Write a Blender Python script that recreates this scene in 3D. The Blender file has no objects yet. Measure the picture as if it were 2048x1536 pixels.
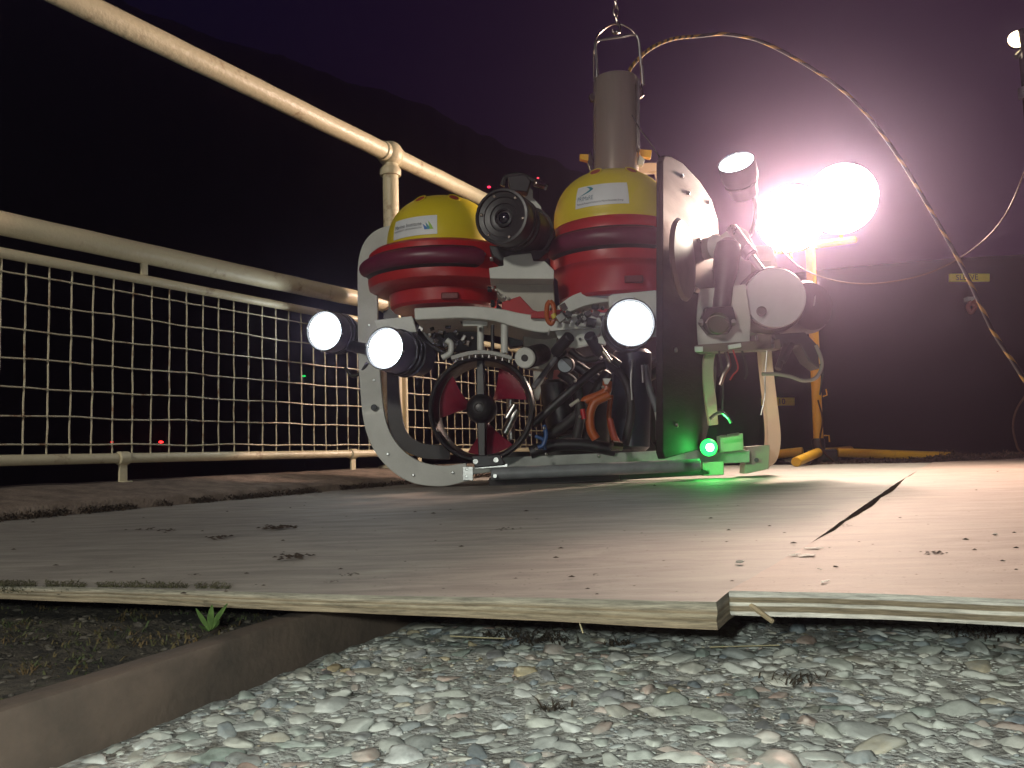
import bpy, math, random
import numpy as np
from mathutils import Vector, Matrix, noise as mnoise

random.seed(7)
rng = np.random.default_rng(7)
SC = bpy.context.scene
COL = SC.collection

# ------------------------------------------------------------------ camera
F = 1700.0
PITCH = math.atan(138 / F)
ROLL = -0.028
CAMZ = 0.1
RC = Matrix.Rotation(math.pi / 2 + PITCH, 3, 'X') @ Matrix.Rotation(ROLL, 3, 'Z')
cam_d = bpy.data.cameras.new('camera')
cam = bpy.data.objects.new('camera', cam_d)
COL.objects.link(cam)
cam.matrix_world = Matrix.Translation((0, 0, CAMZ)) @ RC.to_4x4()
cam_d.sensor_width = 36
cam_d.lens = F / 2048 * 36
cam_d.clip_start = 0.01
cam_d.clip_end = 3000
SC.camera = cam

# ------------------------------------------------------------------ world: dull violet night glow over a harbour town
W = bpy.data.worlds.new('World')
SC.world = W
W.use_nodes = True
wn = W.node_tree
wn.nodes.clear()
wo = wn.nodes.new('ShaderNodeOutputWorld')
bg = wn.nodes.new('ShaderNodeBackground')
tc = wn.nodes.new('ShaderNodeTexCoord')
sp = wn.nodes.new('ShaderNodeSeparateXYZ')
mr = wn.nodes.new('ShaderNodeMapRange')
mr.inputs[1].default_value = -0.35
mr.inputs[2].default_value = 0.6
cr = wn.nodes.new('ShaderNodeValToRGB')
cr.color_ramp.elements[0].color = (0.0022, 0.0016, 0.0100, 1)
cr.color_ramp.elements[1].color = (0.020, 0.0062, 0.020, 1)
wn.links.new(tc.outputs['Generated'], sp.inputs[0])
wn.links.new(sp.outputs[0], mr.inputs[0])
wn.links.new(mr.outputs[0], cr.inputs[0])
wn.links.new(cr.outputs[0], bg.inputs[0])
wn.links.new(bg.outputs[0], wo.inputs[0])
bg.inputs[1].default_value = 1.0

SC.view_settings.view_transform = 'Standard'
SC.view_settings.look = 'None'
SC.view_settings.exposure = 0.0
SC.view_settings.gamma = 1.0
SC.render.engine = 'CYCLES'
SC.cycles.use_denoising = True
try:
    SC.cycles.denoiser = 'OPENIMAGEDENOISE'
except Exception:
    pass
SC.cycles.max_bounces = 6
SC.cycles.volume_bounces = 1
SC.cycles.sample_clamp_indirect = 4.0


def lamp(name, kind, loc, power, color, size=0.1, target=None, spot=None):
    d = bpy.data.lights.new(name, kind)
    d.energy = power
    d.color = color
    if kind == 'AREA':
        d.shape = 'DISK'
        d.size = size
    else:
        d.shadow_soft_size = size
    if kind == 'SPOT':
        d.spot_size = spot or 1.0
        d.spot_blend = 0.6
    o = bpy.data.objects.new(name, d)
    COL.objects.link(o)
    o.location = loc
    if target is not None:
        o.rotation_euler = (Vector(target) - Vector(loc)).to_track_quat('-Z', 'Y').to_euler()
    return o


# street lamp behind the photographer, and the phone's own flash beside the lens
lamp('street_light', 'AREA', (-2.6, -3.6, 2.3), 140, (1.0, 0.97, 0.84), 0.5, (0.0, 2.0, 0.3))
lamp('phone_flash', 'POINT', (-0.05, 0.0, 0.132), 12.5, (0.90, 1.0, 0.93), 0.012)


# ------------------------------------------------------------------ pixel geometry (2048 x 1536 picture of the place)
def ray(px, py):
    return RC @ Vector(((px - 1024) / F, -(py - 768) / F, -1.0))


def at(px, py, Y):
    d = ray(px, py)
    return Vector((0, 0, CAMZ)) + d * (Y / d.y)


SL = 0.0093


def deck_z(y):
    return SL * (y - 0.56)


def on(px, py, dz=0.0):
    d = ray(px, py)
    # CAMZ + t dz = SL*(t dy - .56) + dz
    t = (-(SL * 0.56) + dz - CAMZ) / (d.z - SL * d.y)
    return Vector((0, 0, CAMZ)) + d * t


def S(Y):
    return Y / F


# ------------------------------------------------------------------ materials
MATS = {}


def mat(name, color, rough=0.5, metal=0.0, var=0.0, vscale=20.0, bump=0.0, bscale=80.0, color2=None, emit=None,
        estr=0.0, coat=0.0, thr=None, stretch=None, trans=0.0, alpha=1.0, sss=0.0, spec=0.5):
    if name in MATS:
        return MATS[name]
    m = bpy.data.materials.new(name)
    m.use_nodes = True
    nt = m.node_tree
    b = nt.nodes['Principled BSDF']
    b.inputs['Roughness'].default_value = rough
    b.inputs['Metallic'].default_value = metal
    b.inputs['Coat Weight'].default_value = coat
    b.inputs['Transmission Weight'].default_value = trans
    b.inputs['Alpha'].default_value = alpha
    b.inputs['Specular IOR Level'].default_value = spec
    c = tuple(color) + (1,)
    b.inputs['Base Color'].default_value = c
    t = nt.nodes.new('ShaderNodeTexCoord')
    mp = nt.nodes.new('ShaderNodeMapping')
    nt.links.new(t.outputs['Object'], mp.inputs[0])
    if stretch:
        mp.inputs['Scale'].default_value = stretch
    if var > 0 or color2:
        n = nt.nodes.new('ShaderNodeTexNoise')
        n.inputs['Scale'].default_value = vscale
        n.inputs['Detail'].default_value = 8
        n.inputs['Roughness'].default_value = 0.65
        nt.links.new(mp.outputs[0], n.inputs[0])
        r = nt.nodes.new('ShaderNodeValToRGB')
        lo, hi = thr if thr else (0.35, 0.65)
        r.color_ramp.elements[0].position = lo
        r.color_ramp.elements[1].position = hi
        r.color_ramp.elements[0].color = (tuple(color2) + (1,)) if color2 else tuple(x * (1 - var) for x in color) + (1,)
        r.color_ramp.elements[1].color = c
        nt.links.new(n.outputs[0], r.inputs[0])
        nt.links.new(r.outputs[0], b.inputs['Base Color'])
        q = nt.nodes.new('ShaderNodeMapRange')
        q.inputs[3].default_value = min(1, rough + 0.15)
        q.inputs[4].default_value = max(0.05, rough - 0.1)
        nt.links.new(n.outputs[0], q.inputs[0])
        nt.links.new(q.outputs[0], b.inputs['Roughness'])
    if bump > 0:
        n2 = nt.nodes.new('ShaderNodeTexNoise')
        n2.inputs['Scale'].default_value = bscale
        n2.inputs['Detail'].default_value = 6
        nt.links.new(mp.outputs[0], n2.inputs[0])
        bp = nt.nodes.new('ShaderNodeBump')
        bp.inputs['Strength'].default_value = bump
        bp.inputs['Distance'].default_value = 0.004
        nt.links.new(n2.outputs[0], bp.inputs['Height'])
        nt.links.new(bp.outputs[0], b.inputs['Normal'])
    if emit:
        b.inputs['Emission Color'].default_value = tuple(emit) + (1,)
        b.inputs['Emission Strength'].default_value = estr
    MATS[name] = m
    return m


CREAM = mat('cream_paint', (0.62, 0.54, 0.36), 0.42, var=.2, color2=(0.30, 0.19, 0.10), vscale=14, thr=(0.30, 0.42), bump=.5, bscale=70)
WIRE = mat('wire_paint', (0.60, 0.52, 0.36), 0.5, color2=(0.28, 0.15, 0.08), vscale=30, thr=(0.34, 0.46), bump=.4, bscale=200)
HDPE = mat('white_plastic', (0.56, 0.57, 0.53), 0.42, var=.18, vscale=9, bump=.08, bscale=120)
TANP = mat('tan_plastic', (0.42, 0.40, 0.34), 0.5, var=.25, vscale=7, bump=.1)
RED = mat('red_float', (0.40, 0.013, 0.015), 0.33, var=.25, vscale=6, bump=.06, bscale=60)
YEL = mat('yellow_float', (0.60, 0.47, 0.012), 0.36, var=.12, vscale=8, bump=.06, bscale=60)
PURP = mat('plum_rubber', (0.13, 0.014, 0.040), 0.38, var=.3, vscale=12)
BLK = mat('black_plastic', (0.018, 0.018, 0.020), 0.38, var=.3, vscale=30, bump=.08)
RUB = mat('black_rubber', (0.022, 0.021, 0.021), 0.6, var=.3, vscale=40)
STEEL = mat('steel', (0.50, 0.49, 0.47), 0.28, 1.0, var=.3, vscale=18, bump=.05)
DSTEEL = mat('worn_steel', (0.55, 0.47, 0.40), 0.20, 1.0, var=.45, vscale=9, bump=.08, stretch=(1, 1, .15))
ORNG = mat('orange_hose', (0.36, 0.075, 0.01), 0.4, var=.2)
BLUE = mat('blue_hose', (0.03, 0.08, 0.22), 0.4)
PROP = mat('maroon_blade', (0.20, 0.012, 0.030), 0.35, var=.25, vscale=20)
LED = mat('led_glass', (0.8, 0.9, 1.0), 0.2, emit=(0.86, 0.95, 1.0), estr=18.0)
GLASS = mat('dark_lens', (0.01, 0.012, 0.02), 0.05, coat=1.0)
PAINTY = mat('yellow_tube_paint', (0.70, 0.38, 0.02), 0.38, color2=(0.30, 0.16, 0.04), vscale=22, thr=(.3, .4), bump=.2)
STICK = mat('sticker_white', (0.62, 0.64, 0.66), 0.45, var=.08)
INK = mat('sticker_ink', (0.03, 0.04, 0.06), 0.5)
TEAL = mat('sticker_teal', (0.02, 0.20, 0.26), 0.5)
GRN = mat('sticker_green', (0.25, 0.45, 0.04), 0.5)
INKB = mat('sticker_blue', (0.01, 0.10, 0.35), 0.5)


LEGP = mat('milky_plastic', (0.60, 0.55, 0.48), 0.4, var=.12, vscale=9)
_nt = LEGP.node_tree
_tr = _nt.nodes.new('ShaderNodeBsdfTranslucent')
_tr.inputs[0].default_value = (.75, .66, .55, 1)
_ms = _nt.nodes.new('ShaderNodeMixShader')
_ms.inputs[0].default_value = .5
_out = [n for n in _nt.nodes if n.type == 'OUTPUT_MATERIAL'][0]
_nt.links.new(_nt.nodes['Principled BSDF'].outputs[0], _ms.inputs[1])
_nt.links.new(_tr.outputs[0], _ms.inputs[2])
_nt.links.new(_ms.outputs[0], _out.inputs[0])


# ------------------------------------------------------------------ mesh builder
class MB:
    def __init__(self):
        self.v = []
        self.f = []
        self.mi = []
        self.m = 0

    def add(self, vs, fs):
        o = len(self.v)
        self.v.extend([tuple(x) for x in vs])
        for q in fs:
            self.f.append(tuple(i + o for i in q))
            self.mi.append(self.m)
        return self

    def box(self, c, s, R=None):
        c = Vector(c)
        vs = []
        for dx in (-.5, .5):
            for dy in (-.5, .5):
                for dz in (-.5, .5):
                    p = Vector((dx * s[0], dy * s[1], dz * s[2]))
                    if R is not None:
                        p = R @ p
                    vs.append(c + p)
        return self.add(vs, [(0, 1, 3, 2), (4, 6, 7, 5), (0, 4, 5, 1), (2, 3, 7, 6), (0, 2, 6, 4), (1, 5, 7, 3)])

    def prism(self, pts, ext):
        n = len(pts)
        ext = Vector(ext)
        vs = [Vector(p) for p in pts] + [Vector(p) + ext for p in pts]
        fs = [tuple(range(n)), tuple(reversed(range(n, 2 * n)))]
        fs += [(i, i + n, (i + 1) % n + n, (i + 1) % n) for i in range(n)]
        return self.add(vs, fs)

    def lathe(self, prof, o, axis=(0, 0, 1), seg=32, caps=True, squash=None):
        """prof: list of (r, h) along axis"""
        o = Vector(o)
        a = Vector(axis).normalized()
        u = a.orthogonal().normalized() if abs(a.z) < .999 else Vector((1, 0, 0))
        w = a.cross(u)
        vs = []
        for r, h in prof:
            for k in range(seg):
                t = 2 * math.pi * k / seg
                rr = max(r, 1e-5)
                vs.append(o + a * h + u * (rr * math.cos(t)) + w * (rr * math.sin(t)))
        fs = []
        for i in range(len(prof) - 1):
            for k in range(seg):
                k2 = (k + 1) % seg
                fs.append((i * seg + k, i * seg + k2, (i + 1) * seg + k2, (i + 1) * seg + k))
        if caps:
            fs.append(tuple(reversed(range(seg))))
            fs.append(tuple(range((len(prof) - 1) * seg, len(prof) * seg)))
        return self.add(vs, fs)

    def cyl(self, p0, p1, r0, r1=None, seg=24, bev=0.0):
        p0, p1 = Vector(p0), Vector(p1)
        r1 = r0 if r1 is None else r1
        L = (p1 - p0).length
        if bev:
            pr = [(r0 - bev, 0), (r0, bev), (r1, L - bev), (r1 - bev, L)]
        else:
            pr = [(r0, 0), (r1, L)]
        return self.lathe(pr, p0, p1 - p0, seg)

    def sphere(self, c, r, seg=20, sc=(1, 1, 1)):
        n = seg // 2
        o = len(self.v)
        vs = []
        for i in range(n + 1):
            a = math.pi * i / n
            for k in range(seg):
                t = 2 * math.pi * k / seg
                rr = max(math.sin(a), 1e-4)
                vs.append(Vector(c) + Vector((r * sc[0] * rr * math.cos(t), r * sc[1] * rr * math.sin(t), r * sc[2] * math.cos(a))))
        fs = []
        for i in range(n):
            for k in range(seg):
                k2 = (k + 1) % seg
                fs.append((i * seg + k, (i + 1) * seg + k, (i + 1) * seg + k2, i * seg + k2))
        return self.add(vs, fs)

    def tube(self, pts, r, seg=10, cap=True, rads=None):
        pts = [Vector(p) for p in pts]
        n = len(pts)
        T = []
        for i in range(n):
            a = pts[max(i - 1, 0)]
            b = pts[min(i + 1, n - 1)]
            T.append((b - a).normalized())
        u = T[0].orthogonal().normalized()
        vs = []
        for i in range(n):
            u = (u - T[i] * u.dot(T[i])).normalized()
            w = T[i].cross(u)
            rr = rads[i] if rads else r
            for k in range(seg):
                t = 2 * math.pi * k / seg
                vs.append(pts[i] + u * (rr * math.cos(t)) + w * (rr * math.sin(t)))
        fs = []
        for i in range(n - 1):
            for k in range(seg):
                k2 = (k + 1) % seg
                fs.append((i * seg + k, i * seg + k2, (i + 1) * seg + k2, (i + 1) * seg + k))
        if cap:
            fs.append(tuple(reversed(range(seg))))
            fs.append(tuple(range((n - 1) * seg, n * seg)))
        return self.add(vs, fs)

    def build(self, name, mats, parent=None, smooth=True, bevel=0.0, angle=35):
        me = bpy.data.meshes.new(name)
        off = Vector(ROOT.get(parent.name, (0, 0, 0))) if parent else Vector((0, 0, 0))
        me.from_pydata([tuple(Vector(v) - off) for v in self.v], [], self.f)
        if not isinstance(mats, (list, tuple)):
            mats = [mats]
        for m in mats:
            me.materials.append(m)
        me.polygons.foreach_set('material_index', self.mi)
        me.validate()
        me.update()
        import bmesh
        bm = bmesh.new()
        bm.from_mesh(me)
        bmesh.ops.recalc_face_normals(bm, faces=bm.faces)
        bm.to_mesh(me)
        bm.free()
        if smooth:
            me.shade_smooth()
            try:
                me.set_sharp_from_angle(angle=math.radians(angle))
            except Exception:
                pass
        o = bpy.data.objects.new(name, me)
        COL.objects.link(o)
        if bevel:
            bm_ = o.modifiers.new('bevel', 'BEVEL')
            bm_.width = bevel
            bm_.segments = 2
            bm_.limit_method = 'ANGLE'
        if parent:
            o.parent = parent
            ROOT[o.name] = tuple(off)
        return o


ROOT = {}


def tag(o, label=None, cat=None, group=None, kind=None):
    if label:
        o['label'] = label
    if cat:
        o['category'] = cat
    if group:
        o['group'] = group
    if kind:
        o['kind'] = kind
    return o


def thing(name, loc, label, cat, group=None):
    o = bpy.data.objects.new(name, None)
    COL.objects.link(o)
    o.location = loc
    o.empty_display_size = 0.1
    ROOT[o.name] = tuple(loc)
    return tag(o, label, cat, group)


def spline(pts, n=12):
    """Catmull-Rom through 3D points"""
    P = [Vector(p) for p in pts]
    P = [P[0] * 2 - P[1]] + P + [P[-1] * 2 - P[-2]]
    out = []
    for i in range(1, len(P) - 2):
        for k in range(n):
            t = k / n
            a, b, c, d = P[i - 1], P[i], P[i + 1], P[i + 2]
            out.append(0.5 * ((2 * b) + (c - a) * t + (2 * a - 5 * b + 4 * c - d) * t * t + (3 * b - a - 3 * c + d) * t ** 3))
    out.append(P[-2])
    return out


def ppts(pts, Y):
    """pixel points [(x,y) or (x,y,Y)] -> world"""
    return [at(p[0], p[1], p[2] if len(p) > 2 else Y) for p in pts]


def plate(pts, Y, th, yk=0.0, x0=1024):
    return MB().prism([at(x, y, Y + yk * (x - x0)) for x, y in pts], (0, th, 0))


def rect(x0, y0, x1, y1):
    return [(x0, y0), (x1, y0), (x1, y1), (x0, y1)]


def strip_px(path, w, Y, th, n=10):
    sm = spline([(p[0], p[1], 0) for p in path], n)
    ws = w if isinstance(w, (list, tuple)) else [w] * len(path)
    L, R_ = [], []
    N = len(sm)
    for i, p in enumerate(sm):
        a = sm[max(i - 1, 0)]
        b = sm[min(i + 1, N - 1)]
        t = (b - a).normalized()
        nn = Vector((-t.y, t.x, 0))
        q = i / (N - 1) * (len(ws) - 1)
        k = min(int(q), len(ws) - 2) if len(ws) > 1 else 0
        ww = ws[k] * (1 - (q - k)) + ws[k + 1] * (q - k)
        yy = Y(p.y) if callable(Y) else Y
        L.append(at(p.x + nn.x * ww / 2, p.y + nn.y * ww / 2, yy))
        R_.append(at(p.x - nn.x * ww / 2, p.y - nn.y * ww / 2, yy))
    mb = MB()
    e = Vector((0, th, 0))
    vs = []
    for l, r in zip(L, R_):
        vs += [l, r, r + e, l + e]
    fs = []
    for i in range(N - 1):
        a, b = 4 * i, 4 * (i + 1)
        for k in range(4):
            k2 = (k + 1) % 4
            fs.append((a + k, a + k2, b + k2, b + k))
    fs += [(3, 2, 1, 0), tuple(4 * (N - 1) + k for k in range(4))]
    mb.add(vs, fs)
    return mb


def text_mesh(s, size, align='LEFT'):
    c = bpy.data.curves.new('t', 'FONT')
    c.body = s
    c.size = size
    c.align_x = align
    c.resolution_u = 3
    o = bpy.data.objects.new('t', c)
    COL.objects.link(o)
    dg = bpy.context.evaluated_depsgraph_get()
    me = bpy.data.meshes.new_from_object(o.evaluated_get(dg))
    vs = [v.co.copy() for v in me.vertices]
    fs = [tuple(p.vertices) for p in me.polygons]
    bpy.data.objects.remove(o)
    bpy.data.curves.remove(c)
    bpy.data.meshes.remove(me)
    return vs, fs


# ================================================================== SETTING
# water and far shore
def grid(name, x0, x1, y0, y1, nx, ny, zf, m, kind, smooth=True, skip=None):
    xs = np.linspace(x0, x1, nx)
    ys = np.linspace(y0, y1, ny)
    vs = [(x, y, zf(x, y)) for y in ys for x in xs]
    fs = [(j * nx + i, j * nx + i + 1, (j + 1) * nx + i + 1, (j + 1) * nx + i) for j in range(ny - 1) for i in range(nx - 1)]
    if skip:
        fs = [f for f in fs if not skip(*[sum(vs[k][a] for k in f) / 4 for a in (0, 1)])]
    b = MB()
    b.add(vs, fs)
    o = b.build(name, m, smooth=smooth)
    if kind:
        o['kind'] = kind
    return o


MWATER = mat('harbour_water', (0.004, 0.005, 0.007), 0.12, bump=.6, bscale=3)
grid('water', -900, 900, -60, 1800, 2, 2, lambda x, y: -2.4, MWATER, 'structure')

MHILL = mat('hill_scrub', (0.004, 0.004, 0.003), 0.95, var=.5, vscale=.2)
prof_px = [(-1600, -700), (-900, -500), (-300, -160), (0, -60), (200, 20), (330, 70), (450, 108), (560, 140), (660, 175), (760, 205), (860, 232),
           (950, 285), (1050, 325), (1150, 360), (1300, 420), (1500, 520), (1750, 640), (2000, 700), (2500, 760), (3200, 800)]


def hill():
    b = MB()
    rows = []
    sm = spline([(x, y, 0) for x, y in prof_px], 16)
    for p in sm:
        top = at(p.x, p.y, 70)
        top.z += .5 * (mnoise.noise(Vector((p.x * .015, 0, 0))) + .5 * mnoise.noise(Vector((p.x * .04, 3, 0))))
        base = at(p.x, 930, 40)
        base.z = -2.6
        col = []
        for k in range(9):
            t = k / 8
            q = base.lerp(top, t)
            q.z = base.z + (top.z - base.z) * math.sin(t * math.pi / 2)
            q.z += 0.3 * mnoise.noise(q * .1) * (t > 0)
            col.append(q)
        back = top + Vector((top.x * .3, 30, -10))
        col.append(back)
        rows.append(col)
    m = len(rows[0])
    vs = [v for r in rows for v in r]
    fs = [(i * m + k, (i + 1) * m + k, (i + 1) * m + k + 1, i * m + k + 1) for i in range(len(rows) - 1) for k in range(m - 1)]
    b.add(vs, fs)
    o = b.build('hill', MHILL)
    o['kind'] = 'structure'


hill()

# the quay: railing line and kerb line
RD = Vector((0.4807, 0.8769, 0)).normalized()
RN = Vector((RD.y, -RD.x, 0))          # towards the quay
R0 = Vector((-0.39, 2.80, 0))


def rl(t, off=0.0, z=0.0):
    p = R0 + RD * t + RN * off
    return Vector((p.x, p.y, z))


# quay body: ground under everything on the quay side, sloping a touch
MCONC = mat('quay_concrete', (0.13, 0.105, 0.085), 0.9, color2=(0.05, 0.04, 0.03), vscale=9, bump=.8, bscale=60)


def quay():
    b = MB()
    c = [rl(-9, -.02), rl(2.05, -.02), Vector((30, rl(2.05, -.02).y, 0)), Vector((30, -6, 0)), rl(-9, -.02) + Vector((4, -1, 0))]
    b.prism([Vector((p.x, p.y, -2.6)) for p in c], (0, 0, 2.6 - 0.085))
    o = b.build('quay', MCONC, smooth=False)
    o['kind'] = 'structure'


quay()

# compacted ground of the quay away from the foreground, following the slight slope
grid('quay_ground', -.6, 30, 1.02, 4.55, 90, 40, lambda x, y: deck_z(min(y, 5)) - .026 + .006 * mnoise.noise(Vector((x * 3, y * 3, 0))), MCONC, 'structure',
     skip=lambda x, y: (Vector((x, y, 0)) - rl(0)).dot(RN) < .1)

# pebble-dashed concrete in the foreground
MCEM = mat('cement_matrix', (0.40, 0.40, 0.37), 0.9, color2=(0.13, 0.12, 0.10), vscale=45, thr=(.36, .56), bump=1.0, bscale=260)
RAIL_A = Vector((-0.259, 0.43, 0))
RAIL_D = Vector((0.4, 1.0, 0)).normalized()
RAIL_N = Vector((RAIL_D.y, -RAIL_D.x, 0))


def side(x, y):
    """signed distance from the steel edging, positive on the pebble side"""
    return (Vector((x, y, 0)) - RAIL_A).dot(RAIL_N)


PEBZ = -0.060


def pz(x, y):
    q = min(1, max(0, (x + .12) / .26))
    return PEBZ + .003 * q * q * (3 - 2 * q) + 0.004 * mnoise.noise(Vector((x * 9, y * 9, 0))) + 0.002 * mnoise.noise(Vector((x * 40, y * 40, 0)))


grid('pebble_concrete', -0.75, 1.3, -0.25, 1.15, 260, 180, lambda x, y: pz(x, y) + .0010 + .0012 * mnoise.noise(Vector((x * 160, y * 160, 1))),
     MCEM, 'structure', skip=lambda x, y: side(x, y) < -0.004)


def pebble_mat():
    m = bpy.data.materials.new('pebble_stone')
    m.use_nodes = True
    nt = m.node_tree
    b = nt.nodes['Principled BSDF']
    g = nt.nodes.new('ShaderNodeNewGeometry')
    r = nt.nodes.new('ShaderNodeValToRGB')
    cols = [(0, (.19, .20, .19)), (.14, (.29, .30, .27)), (.26, (.15, .18, .20)), (.38, (.35, .34, .29)), (.5, (.22, .24, .21)), (.6, (.42, .43, .41)),
            (.68, (.28, .25, .19)), (.75, (.18, .22, .19)), (.83, (.31, .22, .18)), (.88, (.30, .31, .26)), (.94, (.12, .12, .13)), (.975, (.36, .29, .17))]
    r.color_ramp.interpolation = 'CONSTANT'
    e = r.color_ramp.elements
    e[0].position, e[0].color = cols[0][0], cols[0][1] + (1,)
    e[1].position, e[1].color = cols[1][0], cols[1][1] + (1,)
    for p, c in cols[2:]:
        k = e.new(p)
        k.color = c + (1,)
    nt.links.new(g.outputs['Random Per Island'], r.inputs[0])
    t = nt.nodes.new('ShaderNodeTexCoord')
    n = nt.nodes.new('ShaderNodeTexNoise')
    n.inputs['Scale'].default_value = 120
    n.inputs['Detail'].default_value = 8
    n.inputs['Roughness'].default_value = .7
    nt.links.new(t.outputs['Object'], n.inputs[0])
    mr_ = nt.nodes.new('ShaderNodeMapRange')
    mr_.inputs[1].default_value = .3
    mr_.inputs[2].default_value = .7
    mr_.inputs[3].default_value = .55
    mr_.inputs[4].default_value = 1.35
    nt.links.new(n.outputs[0], mr_.inputs[0])
    mx = nt.nodes.new('ShaderNodeMix')
    mx.data_type = 'RGBA'
    mx.blend_type = 'MULTIPLY'
    mx.inputs[0].default_value = 1
    nt.links.new(r.outputs[0], mx.inputs[6])
    nt.links.new(mr_.outputs[0], mx.inputs[7])
    # patches of dirt and old cement film lying over the stones
    n2 = nt.nodes.new('ShaderNodeTexNoise')
    n2.inputs['Scale'].default_value = 7
    n2.inputs['Detail'].default_value = 9
    n2.inputs['Roughness'].default_value = .75
    nt.links.new(t.outputs['Object'], n2.inputs[0])
    for lo, hi, col in ((.40, .60, (.44, .45, .41)), (.42, .33, (.08, .065, .05))):
        mm = nt.nodes.new('ShaderNodeMapRange')
        mm.inputs[1].default_value, mm.inputs[2].default_value = lo, hi
        mm.inputs[4].default_value = .75
        nt.links.new(n2.outputs[0], mm.inputs[0])
        m2 = nt.nodes.new('ShaderNodeMix')
        m2.data_type = 'RGBA'
        nt.links.new(mm.outputs[0], m2.inputs[0])
        nt.links.new(mx.outputs[2], m2.inputs[6])
        m2.inputs[7].default_value = col + (1,)
        mx = m2
    nt.links.new(mx.outputs[2], b.inputs['Base Color'])
    b.inputs['Roughness'].default_value = .62
    bp = nt.nodes.new('ShaderNodeBump')
    bp.inputs['Strength'].default_value = .5
    bp.inputs['Distance'].default_value = .001
    nt.links.new(n.outputs[0], bp.inputs['Height'])
    nt.links.new(bp.outputs[0], b.inputs['Normal'])
    return m


def ico(sub):
    import bmesh
    bm = bmesh.new()
    bmesh.ops.create_icosphere(bm, subdivisions=sub, radius=1)
    bm.verts.ensure_lookup_table()
    v = np.array([x.co[:] for x in bm.verts])
    f = np.array([[q.index for q in x.verts] for x in bm.faces])
    bm.free()
    return v, f


def scatter_stones(name, spots, sub, m, flat=.46, label=None):
    """spots: (x, y, z, r)"""
    V, Fc = ico(sub)
    temps = []
    for k in range(16):
        off = rng.random(3) * 50
        d = np.array([1 + .42 * mnoise.noise(Vector(p * 1.2 + off)) + .14 * mnoise.noise(Vector(p * 3 + off)) for p in V])
        q = V * d[:, None]
        # flatten one or two facets so stones are not eggs
        for _ in range(4):
            nn = rng.normal(size=3)
            nn /= np.linalg.norm(nn)
            h = q @ nn
            lim = .48 + .3 * rng.random()
            q = q - np.outer(np.maximum(h - lim, 0) * .85, nn)
        temps.append(q)
    allv, allf = [], []
    o = 0
    for (x, y, z, r) in spots:
        q = temps[rng.integers(16)]
        sx, sy, sz = r * (1.0 + .7 * rng.random()), r * (.62 + .4 * rng.random()), r * flat * (.7 + .5 * rng.random())
        a = rng.random() * math.pi * 2
        p = q * np.array([sx, sy, sz])
        ca, sa = math.cos(a), math.sin(a)
        tl = rng.normal(0, .12)
        X = p[:, 0] * ca - p[:, 1] * sa
        Yv = p[:, 0] * sa + p[:, 1] * ca
        Z = p[:, 2] + tl * p[:, 0]
        allv.append(np.stack([X + x, Yv + y, Z + z], 1))
        allf.append(Fc + o)
        o += len(V)
    v = np.concatenate(allv)
    f = np.concatenate(allf)
    me = bpy.data.meshes.new(name)
    me.vertices.add(len(v))
    me.vertices.foreach_set('co', v.ravel())
    me.loops.add(len(f) * 3)
    me.loops.foreach_set('vertex_index', f.ravel())
    me.polygons.add(len(f))
    me.polygons.foreach_set('loop_start', np.arange(len(f)) * 3)
    me.polygons.foreach_set('loop_total', np.full(len(f), 3))
    me.update()
    me.materials.append(m)
    me.shade_smooth()
    ob = bpy.data.objects.new(name, me)
    COL.objects.link(ob)
    ob['kind'] = 'stuff'
    return ob


PEB = pebble_mat()


def pebbles():
    # dart throwing with decreasing radii
    x0, x1, y0, y1 = -.42, .86, .18, .98
    cell = .012
    G = {}
    spots = []

    def ok(x, y, r):
        i, j = int((x - x0) / cell), int((y - y0) / cell)
        for a in range(i - 2, i + 3):
            for b in range(j - 2, j + 3):
                for (X, Y, R) in G.get((a, b), ()):
                    if (X - x) ** 2 + (Y - y) ** 2 < ((R + r) * .80) ** 2:
                        return False
        return True
    for r0, r1, n in ((.009, .0125, 400), (.0062, .009, 4500), (.0042, .0062, 18000), (.0028, .0042, 26000)):
        for _ in range(n):
            x = x0 + (x1 - x0) * random.random()
            y = y0 + (y1 - y0) * random.random()
            r = r0 + (r1 - r0) * random.random()
            if side(x, y) < r + .001:
                continue
            if ok(x, y, r):
                G.setdefault((int((x - x0) / cell), int((y - y0) / cell)), []).append((x, y, r))
                spots.append((x, y, pz(x, y) - r * .08 + r * .14 * random.random(), r))
    big = [s for s in spots if s[3] > .0045]
    small = [s for s in spots if s[3] <= .0045]
    scatter_stones('pebbles', big, 3, PEB)
    scatter_stones('pebble_grit', small, 2, PEB)
    gs = []
    for _ in range(14000):
        x = x0 + (x1 - x0) * random.random()
        y = y0 + (y1 - y0) * random.random()
        if side(x, y) > .002:
            gs.append((x, y, pz(x, y) + .001, .0008 + .0014 * random.random()))
    scatter_stones('sand_grains', gs, 1, PEB)


pebbles()

# rusty steel edging
MRUST = mat('rusty_steel', (0.105, 0.075, 0.056), 0.75, color2=(0.055, 0.042, 0.032), vscale=16, bump=.25, bscale=160, thr=(.3, .62))


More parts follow.
